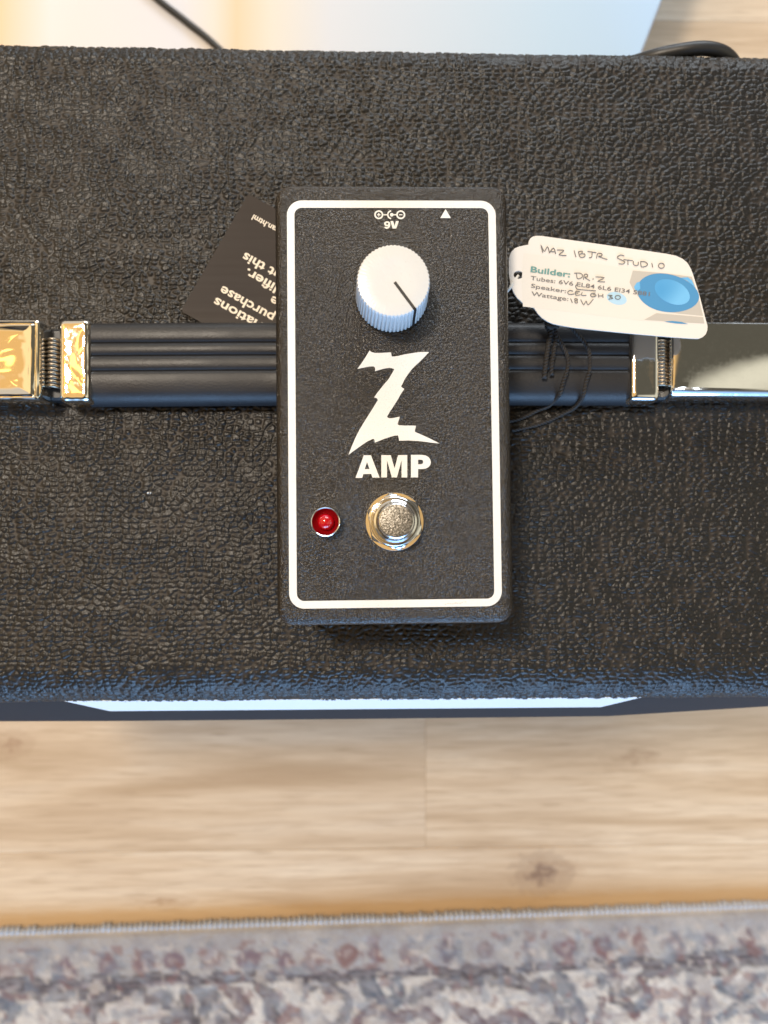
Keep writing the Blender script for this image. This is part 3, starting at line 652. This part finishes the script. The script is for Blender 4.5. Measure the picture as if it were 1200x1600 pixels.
# front rail that stands proud of the front face, with the pale plate let into its sloping top
def rail_sec(x, yo):
    return [AP(x, -50.5, -9.0), AP(x, yo + 0.8, -33.2), AP(x, yo, -35.0), AP(x, yo, -60.0), AP(x, -50.5, -60.0)]
xs_r = [(-257, -63.0), (-128.4, -64.2), (-91.5, -64.4), (0, -64.3), (87.9, -64.0), (146.5, -60.9), (257, -58.0)]
obj('front_rail', loft('front_rail', [rail_sec(x, y) for x, y in xs_r]), RAIL, amp, 30)
def slope(x, z, off=0.6):                                            # a point on the rail's sloping top
    yo = np.interp(x, [p[0] for p in xs_r], [p[1] for p in xs_r]) + 0.8
    t = (z + 9.0) / (-33.2 + 9.0)
    return AP(x, -50.5 + (yo + 50.5) * t - off * 0.86, z + off * 0.5)
pr_ = []
for t in np.linspace(0, 1, 5):
    pr_.append([slope(-96 + 11 * t, -10 - 10.5 * t, 0.9), slope(91 - 10.5 * t, -10 - 10.5 * t, 0.9), slope(91 - 10.5 * t, -10 - 10.5 * t, -0.6), slope(-96 + 11 * t, -10 - 10.5 * t, -0.6)])
obj('trim_plate', loft('trim_plate', pr_), PLATE, amp, 30)

# ---- carrying handle: ribbed strap, chrome ferrules, hinge coils and end brackets
def strap_sec(x):
    bow = 1.0 * math.sin(math.pi * (x + 82) / 163)                    # the strap rises a touch between the ends
    yc = 53.6 + 0.9 * x / 82 * 0.6 + bow * 0.2
    pts = [(-12.2, 2.2), (-12.5, 3.6), (-12.3, 5.4), (-11.6, 7.2), (-10.4, 8.6), (-8.8, 9.4), (-6.4, 9.9), (-4.0, 10.1), (-3.1, 9.8), (-2.7, 9.35), (-2.3, 9.8),
           (-1.3, 10.2), (0.6, 10.2), (1.5, 9.8), (1.9, 9.35), (2.3, 9.8), (3.2, 10.2), (4.6, 10.2), (5.4, 9.8), (5.8, 9.35), (6.2, 9.8), (7.2, 10.2), (10.2, 10.0), (11.6, 9.2), (12.3, 7.6), (12.5, 5.0), (12.0, 2.2)]
    return [AP(x, yc + y, z + bow * 0.4) for y, z in pts]
obj('handle_strap', loft('handle_strap', [strap_sec(x) for x in np.linspace(-83.5, 83.5, 29)]), STRAP, amp, 50)
def boxring(x0, x1, y0, y1, z, r, n=5):
    return [(x, y, z) for x, y in rrect(x1 - x0, y1 - y0, r, n, (x0 + x1) / 2, (y0 + y1) / 2)]
def ferrule(sg):
    # origin at the middle of the ferrule's foot; x outward
    w, h = 9.6, 25.0
    rings = [boxring(-w / 2 + i_, w / 2 - i_, -h / 2 + i_, h / 2 - i_, z, max(1.6 - i_ * 0.3, 0.5)) for i_, z in ((0, 1.5), (0, 9.0), (0.25, 10.2), (0.8, 11.0), (1.6, 11.35))]
    rings += [boxring(-w / 2 + 2.4, w / 2 - 2.4, -h / 2 + 3, h / 2 - 3, 11.3, 0.8), boxring(-w / 2 + 3.6, w / 2 - 3.6, -h / 2 + 7, h / 2 - 7, 11.1, 0.5)]
    return loft('ferrule', rings)
def bracket_mesh():
    # x = 0 at the inner end, running outward to 46 mm
    w, h = 46.0, 24.2
    rings = []
    for i_, z in ((0, 0.2), (0, 9.5), (0.15, 11.0), (0.55, 11.9), (1.1, 12.2), (1.6, 12.0), (2.0, 11.7), (2.5, 12.0), (3.0, 12.15), (3.8, 11.9), (4.5, 11.5)):
        rings.append(boxring(i_, w - i_, -h / 2 + i_ * 0.62, h / 2 - i_ * 0.62, z, max(1.2 - i_ * 0.2, 0.35), 3))
    rings.append(boxring(7.5, w - 7.5, -h / 2 + 4.4, h / 2 - 4.4, 11.1, 0.3, 3))
    rings.append(boxring(14, w - 14, -h / 2 + 9.5, h / 2 - 9.5, 10.8, 0.3, 3))
    return loft('handle_bracket', rings)
def bracket_flat():
    def sec(x, e):
        k = 0.35 + 0.032 * x
        P = [(-11.5 + e, 0.2), (-11.5 + e, 8.6 - e), (-11.2 + e, 9.8 - e), (-10.5 + e * .6, 10.8 - e), (-9.3, 11.45 - e)]
        for i in range(13):
            y = -8.4 + i * 1.5; P.append((y, 12.0 - e - k * ((y - 8.0) / 16.0) ** 2 * 2.2))
        P += [(10.9 - e * .3, 11.9 - e), (11.35 - e, 11.5 - e), (11.5 - e, 10.8 - e), (11.5 - e, 0.2)]
        return [(x, y, z) for y, z in P]
    xs_ = [(0, 1.2), (0.15, 0.6), (0.5, 0.2), (1.1, 0.0)] + [(1.1 + 4.38 * i, 0.0) for i in range(1, 11)] + [(45.5, 0.2), (46, 0.8)]
    return loft('handle_bracket', [sec(x, e) for x, e in xs_])
def coil_mesh(n, pitch):
    ps = []
    for i in range(n):
        y = (i - (n - 1) / 2) * pitch
        path = [(2.2 * math.cos(a) * 1.0, y + pitch * 0.5 * a / math.pi, 4.5 + 4.3 * math.sin(a)) for a in np.linspace(-0.2, math.pi + 0.2, 7)]
        v, f, _ = tube_vf(path, 0.62, 8, sub=3); ps.append((v, f))
    V, F = join(ps); return fix(mesh('hinge_coil', V, F))
for sg, xf, yc, rot in ((-1, -86.3, 53.3, 0.018), (1, 85.4, 54.2, -0.012)):
    f = obj('ferrule', ferrule(sg), CHROME_D if sg < 0 else CHROME, amp, 35)
    f.location = [q * MM for q in AP(xf, yc, 0)]; f.rotation_euler = (0, 0, rot)
    f['label'] = 'golden reflecting crumpled chrome ferrule' if sg < 0 else 'smooth chrome ferrule under the paper tag'
    b_ = obj('handle_bracket', bracket_mesh() if sg < 0 else bracket_flat(), CHROME_D if sg < 0 else CHROME, amp, 30)
    b_.location = [q * MM for q in AP(sg * (95.6 if sg < 0 else 93.4), yc - 0.2 + (0.5 if sg > 0 else 0), 0)]
    b_.rotation_euler = (0, 0, (math.pi if sg < 0 else 0) + rot * 0.3)
    b_['label'] = 'stepped chrome end bracket with golden reflections' if sg < 0 else 'plain flat chrome end bracket'
    c_ = obj('hinge_coil', coil_mesh(12 if sg < 0 else 13, 1.27 if sg < 0 else 1.1), SPRING, amp, 60)
    c_.location = [q * MM for q in AP(-93.6 if sg < 0 else 91.7, yc - 0.6, 0.6)]
    h_ = obj('hinge_block', loft('hinge_block', [boxring(-2.4, 2.4, -11 + i_, 11 - i_, z, 0.8) for i_, z in ((0, 0.1), (0, 5.0), (0.8, 5.6))]), BLACK_PL, amp, 30)
    h_.location = [q * MM for q in AP(-93.3 if sg < 0 else 91.8, yc, 0)]

# tiny bits of lint lying on the vinyl
lt = empty('lint_speck', (-67.3 * MM, 14.4 * MM, (TOP * 1000 + 0.05) * MM))
tag(lt, 'tiny white lint speck on the black vinyl left of the pedal', 'lint')
for k, (dx_, s_) in enumerate(((0, .34), (.8, .26))):
    l_ = obj('fibre', lathe('fibre', [(0.02, -0.3 * s_ / .34), (s_ * .9, -0.1), (s_, 0.05), (s_ * .5, .25), (0.02, .3)], 7), THREAD, lt, 60)
    l_.location = (dx_ * MM, 0, 0)

# ================================================================== CABLES behind the amplifier
def cable(name, label, path, r_, org):
    V, F, _ = tube_vf(path, r_, 12, org, 8)
    o = obj(name, fix(mesh(name, V, F)), CABLE, None, 60); o.location = [q * MM for q in org]
    tag(o, label, 'cable'); return o
zb = 150 + 2.6
cable('power_cable', 'thin black cable running across the white cabinet behind the amplifier',
      [(-230, 470, zb), (-190, 428, zb), (-152, 394.5, zb), (-131, 378, zb), (-109, 360, zb), (-80, 330, zb), (-60, 290, zb), (-52, 240, zb), (-50, 175, zb + 60), (-48, 163.5, zb + 90)], 2.4, (-109, 360, zb))
cable('power_cable', 'black cable looping up over the rear right edge of the amplifier',
      [(70, 175, 380), (82, 166.5, 422), (94, 162.6, 438.5), (104, 162.5, 443.4), (114, 162.9, 444.6), (122, 162.2, 442.2), (129, 162.0, 434), (138, 168, 410), (150, 190, 350), (170, 230, 180), (185, 262, 153.5)], 2.3, (114, 164, 446))

# ================================================================== PRINTED DARK CARD under the strap
PEDC = (7.65, 35.4)
card = empty('printed_card', (-57.4 * MM, 71.3 * MM, (TOP * 1000 + 0.9) * MM))
tag(card, 'dark brown printed card lying upside down under the handle, left of the pedal', 'card')
ca_ = R(-29); d1 = Vector((math.cos(ca_), math.sin(ca_))); d2 = Vector((-d1.y, d1.x))
def cpt(a, b): p = d1 * a + d2 * b; return (p.x, p.y)
W_, L_ = 54, 43
outl = [cpt(*q) for q in rrect(W_, L_, 1.2, 5, W_ / 2, L_ / 2)]
obj('card_sheet', prism_mesh('card_sheet', [([outl], 0, 0.35)]), DCARD, card)
ps = []
for s_, p, k in CARDTXT:
    V, F = place_text(s_, 2.95 * k, (p[0] + 57.4, p[1] - 71.3), ca_ + math.pi, 0.37, 0.022, 'R', {'variations': 22.4, 'purchase': 18.8, 'the': 7.6, 'amplifier.': 21.0, 'about this': 21.5, 'warran.html': 13.5}[s_], True)
    ps.append((V, F))
V, F = join(ps); obj('card_lettering', mesh('card_lettering', V, F), DCARD_T, card)

# ================================================================== BLACK TWISTED CORD over the strap
cord = empty('twisted_cord', (60 * MM, 53 * MM, (TOP * 1000 + 11) * MM))
tag(cord, 'black twisted cord with a knot and two cut ends draped over the handle strap', 'cord')
oc = (60, 53, 11)
def twist(name, path, r_, pitch=2.0):
    _, _, Q = tube_vf(path, 0.1, 4, sub=12)
    ps = []
    acc = 0; P2 = [[], []]
    for i, q in enumerate(Q):
        if i: acc += (Q[i] - Q[i - 1]).length
        t = (Q[min(i + 1, len(Q) - 1)] - Q[max(i - 1, 0)]).normalized()
        n_ = t.cross(Vector((0, 0, 1))).normalized(); b2 = t.cross(n_)
        for s in (0, 1):
            a = acc / pitch * 2 * math.pi + s * math.pi
            P2[s].append(q + (n_ * math.cos(a) + b2 * math.sin(a)) * r_ * 0.55)
    for s in (0, 1):
        v, f, _ = tube_vf([tuple(p) for p in P2[s]], r_ * 0.62, 6, oc, 1); ps.append((v, f))
    V, F = join(ps); return obj(name, fix(mesh(name, V, F)), CORD, cord, 60)
for k, L in enumerate(CORDS):
    pts = [(x, y, 12.4 - (0.0 if i < len(L) - 1 else 0.5)) for i, (x, y) in enumerate(L)]
    if k >= 2:
        e = CORDS2[k - 2]
        pts[-1] = (pts[-1][0], pts[-1][1], 12.0)
        pts += [(x, y - (0.8 if z > 3 else 0.0), z) for x, y, z in e]
        twist('cord_strand', pts, 0.6)
    else: twist('cut_end', pts, 0.75 if k == 0 else 0.62)
kx, ky = CORDS[0][0]
kn = []
for t_ in range(3):
    path = [(kx + 1.2 + (1.5 + .2 * t_) * math.cos(a + t_ * 2), ky + .2 + 1.3 * math.sin(a + t_) * (0.9 - .2 * t_), 13.0 + 0.7 * math.sin(2 * a + t_)) for a in np.linspace(0, 5.6, 9)]
    v, f, _ = tube_vf(path, 0.55, 8, oc, 4); kn.append((v, f))
V, F = join(kn); obj('knot', fix(mesh('knot', V, F)), CORD, cord, 60)

# ================================================================== PAPER HANG TAG
TZ = 24.0
ox, oy = HOLE[0]
ht = empty('hang_tag', (ox * MM, oy * MM, (TOP * 1000 + TZ) * MM))
tag(ht, 'cream paper hang tag with handwriting and blue picture, over the right chrome bracket', 'tag')
og = (ox, oy)
obj('tag_card', prism_mesh('tag_card', [([TAG, HOLE], -0.25, 0.25)], og), CARD, ht)
def flat(name, loops, z, mat): return obj(name, prism_mesh(name, [(loops, z, z + 0.02)], og), mat, ht)
flat('print_panel', [PANEL], 0.26, PANEL_M)
flat('picture_ground', [PIC_BG], 0.29, PIC_G)
obj('picture_ground', prism_mesh('picture_ground', [([PIC_BG2], 0.29, 0.31)], og), PIC_G, ht)
flat('picture_blue_shape', [PIC_BLUE], 0.32, BLUE1)
flat('picture_blue_highlight', [PIC_LIGHT], 0.35, BLUE2)
obj('picture_blue_accents', prism_mesh('picture_blue_accents', [([PIC_RING], 0.33, 0.35), ([PIC_EAR], 0.33, 0.35)], og), BLUE2, ht)
flat('picture_blue_segment', [PIC_SEG], 0.33, BLUE1)
flat('blue_dot', [DOT], 0.29, DOTB)
for s_, (p, q), hh, bold in PRINT:
    wd = math.dist(p, q); an = math.atan2(q[1] - p[1], q[0] - p[0])
    V, F = place_text(s_, hh * MMZ4, (p[0] - ox, p[1] - oy), an, 0.38, 0.026 if bold else 0.008, 'L', wd)
    obj('printed_line', mesh('printed_line', V, F), TEAL if bold else GREYT, ht)
ps = []
for L in HAND:
    v, f, _ = tube_vf([(x, y, 0.36) for x, y in L], 0.13, 5, (ox, oy, 0), 3); ps.append((v, f))
V, F = join(ps); obj('handwriting', fix(mesh('handwriting', V, F)), PENCIL, ht)
tp = [(x, y, TZ - 1.0 + 0.6 * i) for i, (x, y) in enumerate(WTHREAD)]
tp[0] = (*WTHREAD[0], TZ - 0.6); tp[-1] = (WTHREAD[-1][0], WTHREAD[-1][1], TZ + 0.2)
v, f, _ = tube_vf(tp, 0.42, 8, (ox, oy, TZ), 5)
obj('thread', fix(mesh('thread', v, f)), THREAD, ht, 60)

# ================================================================== EFFECTS PEDAL
ped = empty('effects_pedal', (PEDC[0] * MM, PEDC[1] * MM, (TOP * 1000 + 11.2) * MM), R(0.55))
tag(ped, 'small black guitar effects pedal with white Z logo, one white knob and red light', 'effects pedal')
FZ = 42.0 - 11.2                                                          # height of the face
PWD, PHT = 61.2, 115.0
rings = []
def er(grow, z, r): return [(x, y, z) for x, y in rrect(PWD + 2 * grow, PHT + 2 * grow, r, 8)]
rings.append(er(0.3, 1.7, 4.6)); rings.append(er(-0.05, FZ - 2.6, 4.4))
for i in range(7):
    a = math.pi / 2 * i / 6
    rings.append(er(-0.1 - 2.3 * (1 - math.cos(a)), FZ - 2.3 + 2.3 * math.sin(a), 4.3 - 2.3 * (1 - math.cos(a)) * 0.8))
rings.append(er(-2.9, FZ, 2.2))
obj('enclosure', loft('enclosure', rings), POWDER, ped, 60)
obj('base_plate', loft('base_plate', [er(0.4, 0.0, 4.6), er(0.5, 0.3, 4.6), er(0.5, 1.6, 4.6)]), POWDER, ped, 30)
PZ = FZ + 0.04
def deco(name, loops_list, z=PZ, mat=None): return obj(name, prism_mesh(name, [(l, z, z + 0.05) for l in loops_list]), mat or PRINT_W, ped)
deco('border_line', [[rrect(54.5, 105.8, 3.9, 8, 0, -0.05), rrect(50.6, 101.9, 1.9, 8, 0, -0.05)]])
deco('logo', [[LOGO]])
random.seed(11)
sc = []
for i in range(9):                                                        # a light scuff across the lower border line
    x0 = 12.5 + i * 0.62; y0 = -52.35 + 0.05 * i + random.uniform(-.12, .12); L_s = random.uniform(.25, .6)
    sc.append([[(x0, y0), (x0 + L_s, y0 + .08), (x0 + L_s, y0 + .14), (x0, y0 + .05)]])
deco('scuff', sc, PZ + 0.035, GREYT)
deco('name_lettering', [[A_OUT, A_IN], [M_OUT], [P_OUT, P_IN]])
k = SC
P0, C0, M0 = SYM['plus'], SYM['c'], SYM['minus']
sym = [[circle(50 * k, 24, *P0), circle(33 * k, 24, *P0)], [circle(50 * k, 24, *M0), circle(33 * k, 24, *M0)],
       [[(P0[0] - 19 * k, P0[1] - 5 * k), (P0[0] + 19 * k, P0[1] - 5 * k), (P0[0] + 19 * k, P0[1] + 5 * k), (P0[0] - 19 * k, P0[1] + 5 * k)]],
       [[(P0[0] - 5 * k, P0[1] + 5.5 * k), (P0[0] + 5 * k, P0[1] + 5.5 * k), (P0[0] + 5 * k, P0[1] + 19 * k), (P0[0] - 5 * k, P0[1] + 19 * k)]],
       [[(P0[0] - 5 * k, P0[1] - 19 * k), (P0[0] + 5 * k, P0[1] - 19 * k), (P0[0] + 5 * k, P0[1] - 5.5 * k), (P0[0] - 5 * k, P0[1] - 5.5 * k)]],
       [[(M0[0] - 19 * k, M0[1] - 5 * k), (M0[0] + 19 * k, M0[1] - 5 * k), (M0[0] + 19 * k, M0[1] + 5 * k), (M0[0] - 19 * k, M0[1] + 5 * k)]],
       [[(P0[0] + 50 * k, P0[1] - 6 * k), (C0[0] - 50 * k, P0[1] - 6 * k), (C0[0] - 50 * k, P0[1] + 6 * k), (P0[0] + 50 * k, P0[1] + 6 * k)]],
       [[(C0[0] + 18 * k, P0[1] - 6 * k), (M0[0] - 50 * k, P0[1] - 6 * k), (M0[0] - 50 * k, P0[1] + 6 * k), (C0[0] + 18 * k, P0[1] + 6 * k)]],
       [circle(20 * k, 16, *C0)],
       [circle(52 * k, 16, C0[0], C0[1], 100, 260) + list(reversed(circle(36 * k, 16, C0[0], C0[1], 100, 260)))]]
deco('power_symbol', sym)
# 9V
nx, nyy = SYM['nine'][0], 45.35
nine = [[circle(1.0, 1, 0, 0)]]
cx9, cy9, s9 = nx + 34 * k, nyy + 57 * k, k
nine = [[[(cx9 + 34 * s9 * math.cos(a), cy9 + 28 * s9 * math.sin(a)) for a in np.linspace(0, 2 * math.pi, 20, endpoint=False)],
         [(cx9 + 13 * s9 * math.cos(a), cy9 + 11 * s9 * math.sin(a)) for a in np.linspace(0, 2 * math.pi, 14, endpoint=False)]]]
tail = [(cx9 + 34 * s9, cy9), (cx9 + 34 * s9, cy9 - 16 * s9), (cx9 + 28 * s9, cy9 - 36 * s9), (cx9 + 14 * s9, cy9 - 52 * s9), (cx9 - 6 * s9, cy9 - 57 * s9), (cx9 - 26 * s9, cy9 - 50 * s9), (cx9 - 33 * s9, cy9 - 36 * s9),
        (cx9 - 14 * s9, cy9 - 32 * s9), (cx9 - 6 * s9, cy9 - 38 * s9), (cx9 + 5 * s9, cy9 - 34 * s9), (cx9 + 11 * s9, cy9 - 24 * s9), (cx9 + 13 * s9, cy9 - 6 * s9)]
o9 = prism_mesh('voltage_lettering', [(nine[0], PZ, PZ + 0.05), ([tail], PZ - 0.01, PZ + 0.046), ([VEE], PZ, PZ + 0.05)])
obj('voltage_lettering', o9, PRINT_W, ped)
deco('arrow_mark', [[[SYM['tri0'], SYM['tri1'], SYM['tri2']]]])

def W2P(x, y):                                                            # world mm -> pedal mm
    a = R(0.55); dx_, dy_ = x - PEDC[0], y - PEDC[1]
    return (math.cos(a) * dx_ + math.sin(a) * dy_, -math.sin(a) * dx_ + math.cos(a) * dy_)
# ---- knob
kc = W2P(7.1, 62.6)
NF = 56
def kring(r_, z, depth):
    n = NF * 8; out = []
    for i in range(n):
        a = 2 * math.pi * i / n
        w = abs(math.sin(a * NF / 2)) ** 0.7
        out.append(((r_ - depth * (1 - w)) * math.cos(a), (r_ - depth * (1 - w)) * math.sin(a), z))
    return out
def kplain(r_, z):
    n = NF * 8; return [(r_ * math.cos(2 * math.pi * i / n), r_ * math.sin(2 * math.pi * i / n), z) for i in range(n)]
kn_r = [kring(9.1, 0.9, 0.30), kring(9.35, 1.1, 0.32), kring(9.0, 10.0, 0.34), kring(8.98, 12.0, 0.34), kring(8.9, 12.6, 0.30), kring(8.7, 12.9, 0.16), kplain(8.3, 13.0), kplain(5.0, 12.93), kplain(1.5, 12.9)]
knob = obj('knob', loft('knob', kn_r), WHITE_PL, ped, 40)
knob.location = (kc[0] * MM, kc[1] * MM, FZ * MM)
ka = math.atan2(-43, 31)
dx_, dy_ = math.cos(ka), math.sin(ka); px_, py_ = -dy_ * 0.36, dx_ * 0.36
V = []; F = []
for t_, z in ((0.5, 12.93), (5.0, 12.96), (8.3, 13.03), (8.72, 12.95), (8.98, 12.62), (9.06, 12.0), (9.12, 8.0), (9.42, 1.1)):
    for s_ in (-1, 1): V.append(((dx_ * t_ + s_ * px_) * MM, (dy_ * t_ + s_ * py_) * MM, (z + 0.03) * MM))
for t_, z in ((0.5, 12.5), (5.0, 12.5), (8.0, 12.5), (8.2, 12.4), (8.4, 12.3), (8.5, 11.8), (8.55, 8.0), (8.6, 1.1)):
    for s_ in (-1, 1): V.append(((dx_ * t_ + s_ * px_) * MM, (dy_ * t_ + s_ * py_) * MM, z * MM))
for i in range(7):
    a, b = 2 * i, 16 + 2 * i
    F += [(a, a + 1, a + 3, a + 2), (b, b + 2, b + 3, b + 1), (a, a + 2, b + 2, b), (a + 1, b + 1, b + 3, a + 3)]
F += [(0, 16, 17, 1), (14, 15, 31, 30)]
obj('pointer_line', fix(mesh('pointer_line', V, F)), BLACK_INK, knob)
# ---- foot switch
fc = W2P(7.8, 4.4)
sw = obj('footswitch', lathe('footswitch', [(4.6, 2.0), (4.62, 9.6), (4.55, 10.3), (4.30, 10.8), (3.9, 11.0), (2.0, 11.05), (0.4, 11.05)], 64), CHROME, ped, 40)
sw.location = (fc[0] * MM, fc[1] * MM, FZ * MM)
obj('cap_face', lathe('cap_face', [(4.05, 11.0), (4.0, 11.1), (3.8, 11.14), (0.3, 11.14)], 48), SWTOP, sw, 50)
obj('bushing', lathe('bushing', [(5.9, 0.5), (5.9, 3.4), (5.8, 3.7), (5.6, 3.4), (5.45, 4.6), (5.35, 5.6), (4.9, 5.9), (4.7, 5.6)], 64, True, False), CHROME, sw, 40)
obj('washer', lathe('washer', [(7.55, 0.0), (7.55, 0.5), (7.4, 0.7), (6.0, 0.7)], 64), CHROME, sw, 40)
def hexring(r_, z, cl, a0=R(38), n=72):
    out = []
    for i in range(n):
        a = 2 * math.pi * i / n
        b = ((a - a0) % (math.pi / 3)) - math.pi / 6
        out.append((min(r_ / math.cos(b), cl) * math.cos(a), min(r_ / math.cos(b), cl) * math.sin(a), z))
    return out
nut = loft('nut', [hexring(6.5, 0.72, 7.5), hexring(6.5, 2.2, 7.5), hexring(6.5, 2.7, 6.9), hexring(6.4, 2.95, 6.5), hexring(6.3, 2.98, 6.3), hexring(6.0, 2.7, 6.0)], True, False)
obj('nut', nut, CHROME, sw, 25)
# ---- indicator light
lc = W2P(-9.75, 4.3)
bz = obj('indicator_light', lathe('indicator_light', [(3.75, 0.0), (3.75, 3.4), (3.70, 3.75), (3.58, 3.85), (3.42, 3.75), (3.36, 3.4)], 56, True, False), CHROME, ped, 40)
bz.location = (lc[0] * MM, lc[1] * MM, FZ * MM)
obj('reflector_dish', lathe('reflector_dish', [(3.42, 3.5), (3.2, 2.7), (2.7, 1.9), (2.2, 1.5), (1.2, 1.3), (0.3, 1.3)], 48, False, True), RED_D, bz, 60)
obj('lens', lathe('lens', [(2.2, 1.3), (2.15, 2.3), (1.95, 3.1), (1.55, 3.75), (1.0, 4.15), (0.5, 4.32), (0.1, 4.36)], 48), RED, bz, 60)
